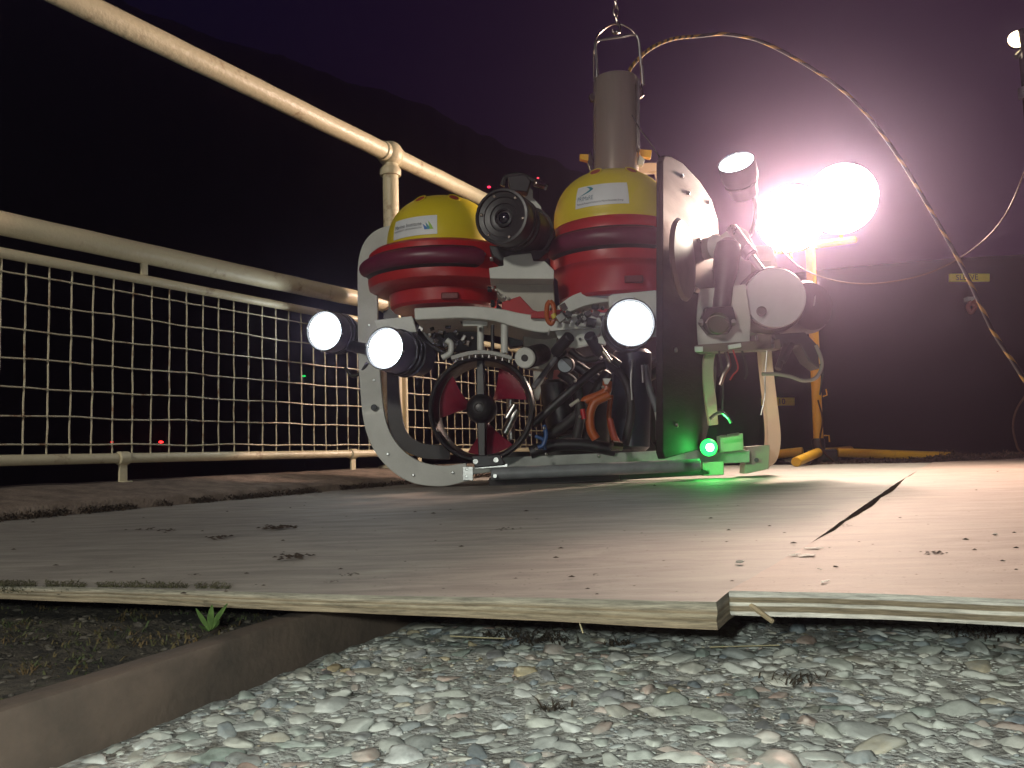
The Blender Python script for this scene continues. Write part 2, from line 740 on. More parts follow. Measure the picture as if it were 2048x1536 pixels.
def edging():
    b = MB()
    zt = -0.0205
    P = lambda t, w, z: RAIL_A + RAIL_D * t - RAIL_N * w + Vector((0, 0, z))
    prof = [(0, -.075), (0, zt - .004), (.0015, zt - .001), (.004, zt), (.022, zt - .001), (.026, zt - .003), (.026, -.075)]
    ts = [-.55 + .02 * i for i in range(90)]
    vs, fs = [], []
    for t in ts:
        j = .0007 * mnoise.noise(Vector((t * 14, 0, 0)))
        for w, z in prof:
            vs.append(P(t, w + j, z))
    m = len(prof)
    for i in range(len(ts) - 1):
        for k in range(m):
            k2 = (k + 1) % m
            fs.append((i * m + k, i * m + k2, (i + 1) * m + k2, (i + 1) * m + k))
    fs += [tuple(range(m)), tuple(range((len(ts) - 1) * m, len(ts) * m))]
    b.add(vs, fs)
    tag(b.build('steel_edging', MRUST), 'rust brown steel edging bar between dark soil and pebbled concrete', 'edging')


edging()

# soil between steel edging and kerb
MSOIL = mat('dark_soil', (0.060, 0.048, 0.034), 0.95, color2=(0.018, 0.015, 0.010), vscale=40, bump=1.0, bscale=220)


def soil_z(x, y):
    return -.038 + .005 * mnoise.noise(Vector((x * 18, y * 18, 0))) + .004 * mnoise.noise(Vector((x * 60, y * 60, 4))) + .0025 * mnoise.noise(Vector((x * 170, y * 170, 4)))


grid('soil', -1.3, .1, 0.1, 1.3, 230, 230, soil_z, MSOIL, 'structure', skip=lambda x, y: side(x, y) > -0.022 or (Vector((x, y, 0)) - rl(0)).dot(RN) < .21)

MOSS = mat('moss', (0.040, 0.058, 0.018), 0.9, color2=(0.09, 0.055, 0.02), vscale=30, thr=(.42, .58))


def blades(name, spots, m, h, w, lean=.6, seed=1):
    r = random.Random(seed)
    b = MB()
    for (x, y, z) in spots:
        a = r.random() * 6.283
        hh = h * (.5 + r.random())
        d = Vector((math.cos(a), math.sin(a), 0))
        s = Vector((-d.y, d.x, 0)) * w * (.6 + .8 * r.random())
        p = Vector((x, y, z))
        l = lean * (.3 + r.random())
        q = p + d * hh * l * .5 + Vector((0, 0, hh * .6))
        e = p + d * hh * l * 1.3 + Vector((0, 0, hh * (.9 - .3 * r.random())))
        b.add([p - s, p + s, q + s * .8, q - s * .8, e], [(0, 1, 2, 3), (3, 2, 4)])
    o = b.build(name, m, smooth=False)
    o['kind'] = 'stuff'
    return o


ms = []
while len(ms) < 5200:
    x, y = random.uniform(-.75, -.02), random.uniform(.35, .95)
    if side(x, y) < -.03 and mnoise.noise(Vector((x * 12, y * 12, 9))) > -.1:
        ms.append((x, y, soil_z(x, y) - .001))
blades('moss_growth', ms, MOSS, .0055, .0007, 1.2, 3)
gsp = []
while len(gsp) < 900:
    x, y = random.uniform(-.75, .0), random.uniform(.35, .95)
    if side(x, y) < -.03:
        gsp.append((x, y, soil_z(x, y) + .001, .001 + .004 * random.random() ** 2))
scatter_stones('soil_stones', gsp, 1, mat('soil_stone', (.10, .085, .065), .9, color2=(.03, .025, .02), vscale=50))

# kerb / coping under the railing
MKERB = mat('kerb_concrete', (0.25, 0.19, 0.145), 0.9, color2=(0.10, 0.07, 0.05), vscale=22, thr=(.3, .62), bump=1.0, bscale=150)


def kerb():
    b = MB()
    vs, fs = [], []
    prof = [(.205, -.08), (.200, .024), (.188, .031), (.12, .040), (.03, .054), (-.05, .058), (-.075, .052), (-.080, -2.5)]
    ts = [-2.6 + .03 * i for i in range(155)]
    for t in ts:
        for w, z in prof:
            j = .004 * mnoise.noise(Vector((t * 8, w * 20, 0))) + .0025 * mnoise.noise(Vector((t * 45, w * 60, 0)))
            g = rl(t, w + (j if w > .1 else 0), z + (j * .6 if z > 0 else 0))
            if z > -1:
                g.z += deck_z(g.y) * .35
            vs.append(g)
    m = len(prof)
    for i in range(len(ts) - 1):
        for k in range(m - 1):
            fs.append((i * m + k, i * m + k + 1, (i + 1) * m + k + 1, (i + 1) * m + k))
    b.add(vs, fs)
    tag(b.build('kerb', MKERB, angle=60), 'rough pinkish concrete kerb beneath the cream railing', 'kerb')


kerb()
# moss and litter collected along the foot of the kerb
km = []
while len(km) < 5200:
    t = random.uniform(-2.2, .3)
    w = .205 + abs(random.gauss(0, .012))
    p = rl(t, w)
    if mnoise.noise(Vector((t * 6, 2, 2))) + mnoise.noise(Vector((t * 21, 2, 2))) > -.25 + w * .2:
        km.append((p.x, p.y, deck_z(p.y) + random.random() * .012 * max(0, 1 - (w - .205) / .03)))
blades('kerb_litter', km, mat('dead_litter', (0.075, 0.045, 0.025), .95, color2=(0.02, 0.014, 0.008), vscale=60), .005, .0013, 2.0, 5)

# ------------------------------------------------------------------ plywood sheets
def ply_mat(name, base, dark, tint, stripes):
    m = bpy.data.materials.new(name)
    m.use_nodes = True
    nt = m.node_tree
    b = nt.nodes['Principled BSDF']
    t = nt.nodes.new('ShaderNodeTexCoord')
    mp = nt.nodes.new('ShaderNodeMapping')
    mp.inputs['Rotation'].default_value = (0, 0, math.radians(20))
    mp.inputs['Scale'].default_value = (3.5, 14, 14)
    nt.links.new(t.outputs['Object'], mp.inputs[0])
    n = nt.nodes.new('ShaderNodeTexNoise')
    n.inputs['Scale'].default_value = 2.2
    n.inputs['Detail'].default_value = 10
    n.inputs['Roughness'].default_value = .7
    n.inputs['Distortion'].default_value = .6
    nt.links.new(mp.outputs[0], n.inputs[0])
    r = nt.nodes.new('ShaderNodeValToRGB')
    r.color_ramp.elements[0].position = .3
    r.color_ramp.elements[1].position = .68
    r.color_ramp.elements[0].color = dark + (1,)
    r.color_ramp.elements[1].color = base + (1,)
    nt.links.new(n.outputs[0], r.inputs[0])
    n2 = nt.nodes.new('ShaderNodeTexNoise')
    n2.inputs['Scale'].default_value = 5
    n2.inputs['Detail'].default_value = 8
    n2.inputs['Roughness'].default_value = .65
    nt.links.new(t.outputs['Object'], n2.inputs[0])
    m1 = nt.nodes.new('ShaderNodeMapRange')
    m1.inputs[1].default_value, m1.inputs[2].default_value = .5, .72
    m1.inputs[4].default_value = .6
    nt.links.new(n2.outputs[0], m1.inputs[0])
    x1 = nt.nodes.new('ShaderNodeMix')
    x1.data_type = 'RGBA'
    nt.links.new(m1.outputs[0], x1.inputs[0])
    nt.links.new(r.outputs[0], x1.inputs[6])
    x1.inputs[7].default_value = tint + (1,)
    # fine dirt specks
    n3 = nt.nodes.new('ShaderNodeTexNoise')
    n3.inputs['Scale'].default_value = 260
    n3.inputs['Detail'].default_value = 3
    nt.links.new(t.outputs['Object'], n3.inputs[0])
    m3 = nt.nodes.new('ShaderNodeMapRange')
    m3.inputs[1].default_value, m3.inputs[2].default_value = .66, .74
    m3.inputs[4].default_value = .7
    nt.links.new(n3.outputs[0], m3.inputs[0])
    x2 = nt.nodes.new('ShaderNodeMix')
    x2.data_type = 'RGBA'
    nt.links.new(m3.outputs[0], x2.inputs[0])
    nt.links.new(x1.outputs[2], x2.inputs[6])
    x2.inputs[7].default_value = (.05, .035, .025, 1)
    nt.links.new(x2.outputs[2], b.inputs['Base Color'])
    b.inputs['Roughness'].default_value = .72
    bp = nt.nodes.new('ShaderNodeBump')
    bp.inputs['Strength'].default_value = .55
    bp.inputs['Distance'].default_value = .002
    nt.links.new(n.outputs[0], bp.inputs['Height'])
    nt.links.new(bp.outputs[0], b.inputs['Normal'])
    # edge material: veneers as stripes through the thickness
    e = bpy.data.materials.new(name + '_edge')
    e.use_nodes = True
    nt = e.node_tree
    b = nt.nodes['Principled BSDF']
    b.inputs['Roughness'].default_value = .85
    t = nt.nodes.new('ShaderNodeTexCoord')
    uv = nt.nodes.new('ShaderNodeSeparateXYZ')
    nt.links.new(t.outputs['UV'], uv.inputs[0])
    nz = nt.nodes.new('ShaderNodeTexNoise')
    nz.inputs['Scale'].default_value = 14
    nz.inputs['Detail'].default_value = 8
    nt.links.new(t.outputs['Object'], nz.inputs[0])
    ma = nt.nodes.new('ShaderNodeMath')
    ma.operation = 'MULTIPLY_ADD'
    ma.inputs[1].default_value = .16
    nt.links.new(nz.outputs[0], ma.inputs[0])
    nt.links.new(uv.outputs[1], ma.inputs[2])
    r = nt.nodes.new('ShaderNodeValToRGB')
    el = r.color_ramp.elements
    el[0].position, el[0].color = stripes[0][0], stripes[0][1] + (1,)
    el[1].position, el[1].color = stripes[1][0], stripes[1][1] + (1,)
    for p, c in stripes[2:]:
        k = el.new(p)
        k.color = c + (1,)
    nt.links.new(ma.outputs[0], r.inputs[0])
    mp = nt.nodes.new('ShaderNodeMapping')
    mp.inputs['Scale'].default_value = (12, 12, 160)
    nt.links.new(t.outputs['Object'], mp.inputs[0])
    n4 = nt.nodes.new('ShaderNodeTexNoise')
    n4.inputs['Scale'].default_value = 3
    n4.inputs['Detail'].default_value = 9
    n4.inputs['Roughness'].default_value = .75
    nt.links.new(mp.outputs[0], n4.inputs[0])
    mm = nt.nodes.new('ShaderNodeMapRange')
    mm.inputs[1].default_value, mm.inputs[2].default_value = .35, .65
    mm.inputs[3].default_value, mm.inputs[4].default_value = .4, 1.15
    nt.links.new(n4.outputs[0], mm.inputs[0])
    x = nt.nodes.new('ShaderNodeMix')
    x.data_type = 'RGBA'
    x.blend_type = 'MULTIPLY'
    x.inputs[0].default_value = 1
    nt.links.new(r.outputs[0], x.inputs[6])
    nt.links.new(mm.outputs[0], x.inputs[7])
    nt.links.new(x.outputs[2], b.inputs['Base Color'])
    bp = nt.nodes.new('ShaderNodeBump')
    bp.inputs['Strength'].default_value = .8
    bp.inputs['Distance'].default_value = .002
    nt.links.new(n4.outputs[0], bp.inputs['Height'])
    nt.links.new(bp.outputs[0], b.inputs['Normal'])
    return m, e


def dense(poly, step):
    out = []
    n = len(poly)
    for i in range(n):
        a, b = poly[i], poly[(i + 1) % n]
        k = max(1, int((b - a).length / step))
        k = min(k, 60)
        out += [a.lerp(b, j / k) for j in range(k)]
    return out


def ply_sheet(name, poly, th, mats, label, rag=.0012):
    P = dense(poly, .03)
    P = [p + Vector((rag * mnoise.noise(p * 30), rag * mnoise.noise(p * 30 + Vector((9, 9, 9))), 0)) for p in P]
    b = MB()
    n = len(P)
    lay = 6
    vs = []
    for k in range(lay + 1):
        for p in P:
            q = p.copy()
            q.z -= (th(p.x) if callable(th) else th) * k / lay
            if 0 < k:
                q.x += .0010 * mnoise.noise(Vector((p.x * 22, p.y * 22, k * 3.1)))
                q.y += .0014 * mnoise.noise(Vector((p.x * 22, p.y * 22, k * 3.1 + 40)))
            vs.append(q)
    b.add(vs, [tuple(range(n))])
    b.m = 1
    b.add([], [])
    fs = []
    for k in range(lay):
        for i in range(n):
            j = (i + 1) % n
            fs.append((k * n + i, k * n + j, (k + 1) * n + j, (k + 1) * n + i))
    fs.append(tuple(reversed(range(lay * n, (lay + 1) * n))))
    for f in fs:
        b.f.append(f)
        b.mi.append(1)
    o = b.build(name, mats, smooth=False)
    me = o.data
    uv = me.uv_layers.new(name='UVMap')
    top = {}
    for li, lp in enumerate(me.loops):
        v = lp.vertex_index
        uv.data[li].uv = ((v % n) / n, 1 - (v // n) / lay)
    tag(o, label, 'plywood')
    return o


dz0 = 0
A = on(1455, 1183)
seamA = [on(1455, 1186), on(1520, 1147), on(1612, 1093), on(1700, 1030), on(1790, 968), on(1862, 925)]
far_l = rl(1.1, .207)
far_l.z = deck_z(far_l.y)
kb = rl(-3.0, .207)
kb.z = deck_z(kb.y)
front_l = [on(0, 1171), on(300, 1178), on(600, 1187), on(800, 1192), on(1100, 1196), on(1300, 1201), on(1432, 1204)]
fl = on(0, 1171)
fdir = (on(0, 1171) - on(600, 1187))
f0 = fl + fdir * 1.6
polyL = [Vector((kb.x, kb.y, deck_z(kb.y))), f0] + front_l + seamA + [far_l]
# keep the left end sensible: cut where the front line meets the kerb line
for p in polyL:
    p.z = deck_z(p.y)
kk = rl(-2.35, .207)
polyL[0] = Vector((kk.x, kk.y, deck_z(kk.y)))
mL = ply_mat('weathered_plywood', (.36, .33, .285), (.17, .15, .13), (.22, .20, .175),
             [(.1, (.26, .20, .13)), (.32, (.33, .27, .18)), (.40, (.20, .15, .09)), (.58, (.36, .31, .22)), (.66, (.24, .18, .11)), (.85, (.38, .34, .26)), (1.0, (.24, .22, .17))])
ply_sheet('plywood_sheet', polyL, lambda x: float(np.interp(x, [-.435, -.08, .12], [.0110, .0132, .0180])), mL, 'large weathered plywood sheet lying under the underwater vehicle')
seamB = [on(1862 + 3, 925), on(1840, 938), on(1822, 952), on(1812, 956), on(1786, 984), on(1762, 997), on(1748, 1012), on(1716, 1032), on(1690, 1046), on(1668, 1064), on(1640, 1078), on(1614, 1093), on(1522, 1147), on(1459, 1185)]
ext = on(2048, 1203) + (on(2048, 1203) - on(1480, 1180)) * 2.4
ext2 = on(2048, 917) + Vector((2.0, .2, 0))
polyR = seamB + [on(1760, 1191), on(2048, 1203), ext, ext2, on(2048, 917)]
for p in polyR:
    p.z = deck_z(p.y) + .0012
mR = ply_mat('fresh_plywood', (.40, .31, .255), (.24, .175, .14), (.30, .24, .20),
             [(.12, (.60, .57, .50)), (.22, (.60, .57, .50)), (.26, (.22, .175, .11)), (.46, (.25, .20, .13)), (.50, (.58, .55, .47)), (.60, (.58, .55, .47)),
              (.64, (.22, .175, .11)), (.82, (.25, .2, .13)), (.86, (.58, .56, .50)), (1.0, (.5, .48, .42))])
ply_sheet('plywood_sheet', polyR, .0165, mR, 'cleaner plywood sheet with striped edge at the right foreground')

# splinter wedged under the corner, pebble and crumbs on the wood
SPL = mat('bare_wood', (.42, .33, .20), .85, var=.4, vscale=60, stretch=(1, 1, .2))
MB().tube([on(1488, 1200, -.006), on(1545, 1243, -.016)], .0016, 6, rads=[.0022, .0016]).build('splinter', SPL)
tag(bpy.data.objects['splinter'], 'pale wood splinter sticking out at the corner between the sheets', 'splinter')
for i, (x, y, r) in enumerate([(1480, 1125, .0032), (1990, 1070, .0028)]):
    p = on(x, y, .0015)
    o = scatter_stones('pebble', [(p.x, p.y, p.z + r * .3, r)], 3, PEB)
    del o['kind']
    tag(o, ['small grey pebble on the shadowed edge of the weathered plywood', 'tiny dark pebble on the right plywood sheet'][i], 'pebble')

CR = mat('leaf_crumbs', (.045, .026, .015), .9, var=.5, vscale=200)


def crumbs():
    b = MB()
    r = random.Random(11)

    def bit(p, s):
        k = r.randint(4, 6)
        a0 = r.random() * 6
        pts = [Vector((p.x + s * (1 + .5 * r.random()) * math.cos(a0 + 6.283 * i / k), p.y + s * .7 * math.sin(a0 + 6.283 * i / k) * (1 + .5 * r.random()), p.z + .0003)) for i in range(k)]
        top = p + Vector((0, 0, s * .6))
        o = len(b.v)
        b.add(pts + [top], [(i, (i + 1) % k, k) for i in range(k)])
    for _ in range(190):
        x, y = r.uniform(0, 2040), 930 + 260 * r.random() ** .8
        p = on(x, y, .0012)
        if (p - rl(0)).dot(RN) < .22:
            continue
        bit(p, (.0008 + .0022 * r.random() ** 3) * (.55 + .5 * p.y))
    for (x, y, n, s) in [(555, 1057, 55, .011), (592, 1115, 30, .009), (440, 1075, 22, .009), (340, 1062, 14, .008), (1868, 1107, 30, .005), (700, 1150, 16, .004),
                         (1010, 1060, 12, .006), (280, 1060, 10, .008), (1690, 1052, 14, .004), (390, 1150, 18, .003), (660, 1165, 10, .003), (1190, 1150, 8, .003)]:
        c = on(x, y, .0012)
        for _ in range(n):
            q = c + Vector((r.gauss(0, s), r.gauss(0, s), abs(r.gauss(0, s * .12))))
            bit(q, s * .28)
    o = b.build('leaf_litter', CR, smooth=False)
    o['kind'] = 'stuff'


crumbs()
# damp moss creeping over the weathered front edge
me_ = []
_r = random.Random(31)
while len(me_) < 2600:
    x = 460 * _r.random() ** 1.3
    y = 1172 + .012 * x - 10 * _r.random() ** 2.2
    if mnoise.noise(Vector((x * .03, 5, 1))) > -.25:
        p = on(x, y)
        me_.append((p.x, p.y - .0005, deck_z(p.y) - (.006 * _r.random() if _r.random() < .4 else 0)))
blades('edge_moss', me_, mat('edge_moss_mat', (.09, .085, .04), .95, color2=(.05, .04, .02), vscale=80), .0022, .0004, 1.9, 12)
# paint splash on the right sheet
rr = random.Random(4)
PS = thing('paint_splash', on(1625, 1100, .002), 'flecks of old white paint on the right plywood sheet near the gap', 'paint')
WP = mat('old_white_paint', (.55, .52, .47), .7)
for (x, y, s, n) in [(1625, 1096, .006, 14), (1610, 1110, .007, 12), (1640, 1138, .002, 3), (1652, 1163, .004, 5)]:
    c = on(x, y, .0022)
    b = MB()
    for _ in range(n):
        q = c + Vector((rr.gauss(0, s), rr.gauss(0, s * .6), rr.random() * .0002))
        k = 7
        w = s * .28 * (.5 + rr.random())
        pts = [q + Vector((w * (1 + .6 * rr.random()) * math.cos(6.283 * i / k), w * .6 * (1 + .6 * rr.random()) * math.sin(6.283 * i / k), 0)) for i in range(k)]
        b.prism(pts, (0, 0, .0004))
    b.build('fleck', WP, PS)


# twigs and straw on the pebbles and clinging to the sheet edge
STRAW = mat('straw', (.45, .38, .22), .8, var=.3, vscale=90)
for i, (pts, w, lab) in enumerate([
    ([(1148, 1221), (1158, 1243), (1166, 1266)], .0006, 'pale straw leaning against the weathered sheet edge'),
    ([(900, 1272), (960, 1275), (1010, 1285)], .0006, 'long pale straw lying flat on the pebbles left of centre'),
    ([(1420, 1312), (1500, 1309), (1560, 1318)], .0005, 'thin pale straw lying across pebbles below the sheet corner'),
]):
    P3 = [at(x, y, .60 if i == 0 else (.71 if i == 1 else .66)) for x, y in pts]
    for p in P3:
        if i:
            p.z = max(p.z, PEBZ + .009)
    tag(MB().tube(spline(P3, 6), w, 5).build('straw', STRAW), lab, 'straw')
DG = mat('dry_moss', (.05, .035, .02), .95, var=.5, vscale=200)
ds = []
for (x, y, n, s) in [(1085, 1275, 150, .014), (1010, 1268, 90, .010), (1100, 1418, 45, .005), (1990, 1270, 190, .02), (1240, 1290, 40, .005), (1590, 1370, 60, .01)]:
    d = ray(x, y)
    t = (PEBZ + .004 - CAMZ) / d.z
    c = Vector((0, 0, CAMZ)) + d * t
    for _ in range(n):
        X, Yv = random.gauss(c.x, s), random.gauss(c.y, s * .8)
        if side(X, Yv) > .01:
            ds.append((X, Yv, pz(X, Yv) + .003))
blades('dry_moss_tufts', ds, DG, .0045, .0006, 1.7, 8)

# sprout
def sprout():
    c = at(418, 1262, .63)
    root = thing('weed_sprout', c, 'small bright green weed sprouting beside the rusty steel edging', 'plant')
    GL = mat('green_leaf', (.13, .22, .06), .45, var=.35, vscale=80)
    for i, (pts, w) in enumerate([(((418, 1262), (405, 1240), (392, 1217)), 5), (((420, 1260), (421, 1236), (424, 1210)), 6), (((422, 1260), (436, 1235), (455, 1207)), 5.5),
                                  (((418, 1264), (408, 1258), (398, 1250)), 4), (((422, 1262), (432, 1252), (438, 1240)), 4)]):
        P3 = spline([at(x, y, .63 - .008 * k + .004 * i) for k, (x, y) in enumerate(pts)], 6)
        b = MB()
        vs = []
        n = len(P3)
        for k, p in enumerate(P3):
            t = k / (n - 1)
            ww = w * S(.63) * (math.sin(math.pi * min(1, t * .88 + .08)) + .08)
            vs += [p + Vector((-ww, 0, .3 * ww)), p + Vector((0, .001, -.3 * ww)), p + Vector((ww, 0, .3 * ww))]
        fs = []
        for k in range(n - 1):
            fs += [(3 * k, 3 * k + 1, 3 * k + 4, 3 * k + 3), (3 * k + 1, 3 * k + 2, 3 * k + 5, 3 * k + 4)]
        b.add(vs, fs)
        b.build('leaf', GL, root)


sprout()
# dirt heap beyond the far edge of the wood
def heap_z(x, y):
    e = max(0, 1 - abs(y - 3.28 - .06 * x) / .22)
    return deck_z(y) - .03 + .055 * e ** .7 * (.75 + .5 * mnoise.noise(Vector((x * 5, y * 5, 2)))) + .012 * mnoise.noise(Vector((x * 30, y * 30, 2))) * e


grid('dirt_bank', 1.05, 3.2, 3.02, 3.75, 180, 60, heap_z, MSOIL, 'structure')
hs = []
for _ in range(3500):
    x = random.uniform(1.1, 2.6)
    y = 3.2 + .06 * x + random.gauss(0, .06)
    hs.append((x, y, heap_z(x, y)))
blades('bank_litter', hs, mat('bank_litter', (0.16, 0.10, 0.07), .95, color2=(0.04, 0.03, 0.02), vscale=60), .012, .002, 1.8, 6)

# ================================================================== RAILING
def rpt(px, py):
    """(t, z) where the sight line through a pixel meets the railing plane"""
    d = ray(px, py)
    k = (R0.dot(RN)) / Vector((d.x, d.y, 0)).dot(RN)
    p = Vector((0, 0, CAMZ)) + d * k
    return (Vector((p.x, p.y, 0)) - R0).dot(RD), p.z


def rail_line(a, b):
    (t0, z0), (t1, z1) = rpt(*a), rpt(*b)
    return lambda t: z0 + (z1 - z0) * (t - t0) / (t1 - t0)


TOPL = rail_line((264, 57), (769, 303))
MIDL = rail_line((0, 446), (620, 577))
MTL = rail_line((0, 505), (620, 622))
MBL = rail_line((0, 921), (620, 909))


def railing():
    root = thing('railing', rl(-2.2, 0, .05), 'cream painted tubular railing with wire mesh panels along the kerb', 'railing')
    rp = lambda t, f, o=0: rl(t, o, f(t))
    T0, T1 = -2.25, 2.0

    def bar(name, f, a, b_, r, n=60):
        pts = [rp(a + (b_ - a) * i / n, f) + Vector((0, 0, .0012 * mnoise.noise(Vector((i * .9, r * 900, 0))))) for i in range(n + 1)]
        return MB().tube(pts, r, 20).build(name, CREAM, root)
    bar('top_rail', TOPL, T0, T1, .0285)
    bar('middle_rail', MIDL, T0, T1, .0245)
    for tp in (-2.1, 0.0, 1.95):
        tz = TOPL(tp)
        b = MB()
        b.cyl(rl(tp, 0, .04), rl(tp, 0, tz - .03), .0265)
        b.lathe([(.034, 0), (.036, .006), (.036, .02), (.030, .03)], rl(tp, 0, tz - .075), seg=24)
        b.lathe([(.055, 0), (.055, .008), (.034, .014)], rl(tp, 0, .055 + deck_z(2.8) * .3), seg=24)
        b.build('post', CREAM, root)
        b = MB()
        b.sphere(rl(tp, 0, tz), .044, 28)
        b.cyl(rl(tp - .048, 0, TOPL(tp - .048)), rl(tp + .048, 0, TOPL(tp + .048)), .0325, seg=24, bev=.004)
        b.build('ball_joint', CREAM, root)
        b = MB()
        b.sphere(rl(tp, 0, MIDL(tp)), .039, 28)
        b.cyl(rl(tp - .045, 0, MIDL(tp)), rl(tp + .045, 0, MIDL(tp)), .029, seg=24, bev=.004)
        b.build('ball_joint', CREAM, root)
    # two mesh panels
    wires = [((46, 549), (600, 645)), ((46, 604), (600, 685)), ((46, 660), (600, 726)), ((46, 717), (600, 767)), ((46, 775), (600, 807)),
             ((46, 832), (600, 848)), ((46, 889), (600, 889.5))]
    WL = [rail_line(a, b_) for a, b_ in wires]
    step = .0503
    tv0 = rpt(96, 800)[0]
    for (a, c) in ((-2.03, -.055), (.058, 1.88)):
        R_ = .035
        loop = []
        for (t, f, sx, sz) in ((a, MBL, 1, 1), (c, MBL, -1, 1), (c, MTL, -1, -1), (a, MTL, 1, -1)):
            z = f(t)
            p_in = rl(t, 0, z + sz * R_)
            p_out = rl(t + sx * R_, 0, z)
            mid = rl(t + sx * R_ * .29, 0, z + sz * R_ * .29)
            if (sx, sz) in ((1, 1), (-1, -1)):
                loop += [p_in, mid, p_out]
            else:
                loop += [p_out, mid, p_in]
        pts = []
        for i in range(len(loop)):
            p, q = loop[i], loop[(i + 1) % len(loop)]
            n = max(2, int((q - p).length / .05))
            pts += [p.lerp(q, k / n) for k in range(n)]
        pts.append(pts[0])
        MB().tube(pts, .0112, 14, cap=False).build('mesh_frame', CREAM, root)
        g = MB()
        for k, f in enumerate(WL):
            n = int((c - a) / step) * 2
            g.tube([rl(a + (c - a) * i / n, .0018, f(a + (c - a) * i / n) + .0016 * mnoise.noise(Vector((i * .45, k * 5.3, 1))) +
                       .003 * (mnoise.noise(Vector((i * .16, k * 2, a))))) for i in range(n + 1)], .00175, 6)
        j = math.ceil((a + .01 - tv0) / step)
        while tv0 + j * step < c - .01:
            t = tv0 + j * step
            m = 18
            w = 2.2 if 0 < t < .3 else 1
            g.tube([rl(t + w * .0022 * mnoise.noise(Vector((j * 3.7, i * .5, 2))), -.0016, MBL(t) + (MTL(t) - MBL(t)) * i / m) for i in range(m + 1)], .00185, 6)
            j += 1
        g.build('mesh_panel', WIRE, root)
    for t in (-1.80, -1.013, -.215, .137, .95, 1.7):
        z = MBL(t)
        b = MB()
        b.cyl(rl(t - .014, 0, z), rl(t + .014, 0, z), .0150, bev=.002)
        e = RD * .020
        b.prism([rl(t, -.003, .045) - e * .5, rl(t, -.003, .045) + e * .5, rl(t, -.003, z - .01) + e * .5, rl(t, -.003, z - .01) - e * .5], RN * .006)
        b.prism([rl(t, .003, .045) - e * .8, rl(t, .003, .045) + e * .8, rl(t, .003, .062) + e * .6, rl(t, .003, .062) - e * .6], RN * .016)
        b.build('clip', CREAM, root, bevel=.001)
    for t in (-1.85, -.962, -.16, .25, 1.2):
        b = MB()
        b.prism([rl(t - .009, -.003, MTL(t)), rl(t + .009, -.003, MTL(t)), rl(t + .009, -.003, MIDL(t) - .015), rl(t - .009, -.003, MIDL(t) - .015)], RN * .006)
        b.build('spacer', CREAM, root, bevel=.001)


railing()

# ================================================================== UNDERWATER VEHICLE
VR = thing('underwater_vehicle', on(1130, 955) + Vector((0, .3, 0)),
           'red and yellow underwater robot with white frame, lamps and thruster standing on plywood', 'underwater vehicle')


def dome_prof(R, H, n=2.35, steps=18):
    out = []
    for i in range(steps + 1):
        a = math.pi / 2 * i / steps
        c, s = math.cos(a) ** (2 / n), math.sin(a) ** (2 / n)
        out.append((max(R * c, .0005), H * s))
    return out


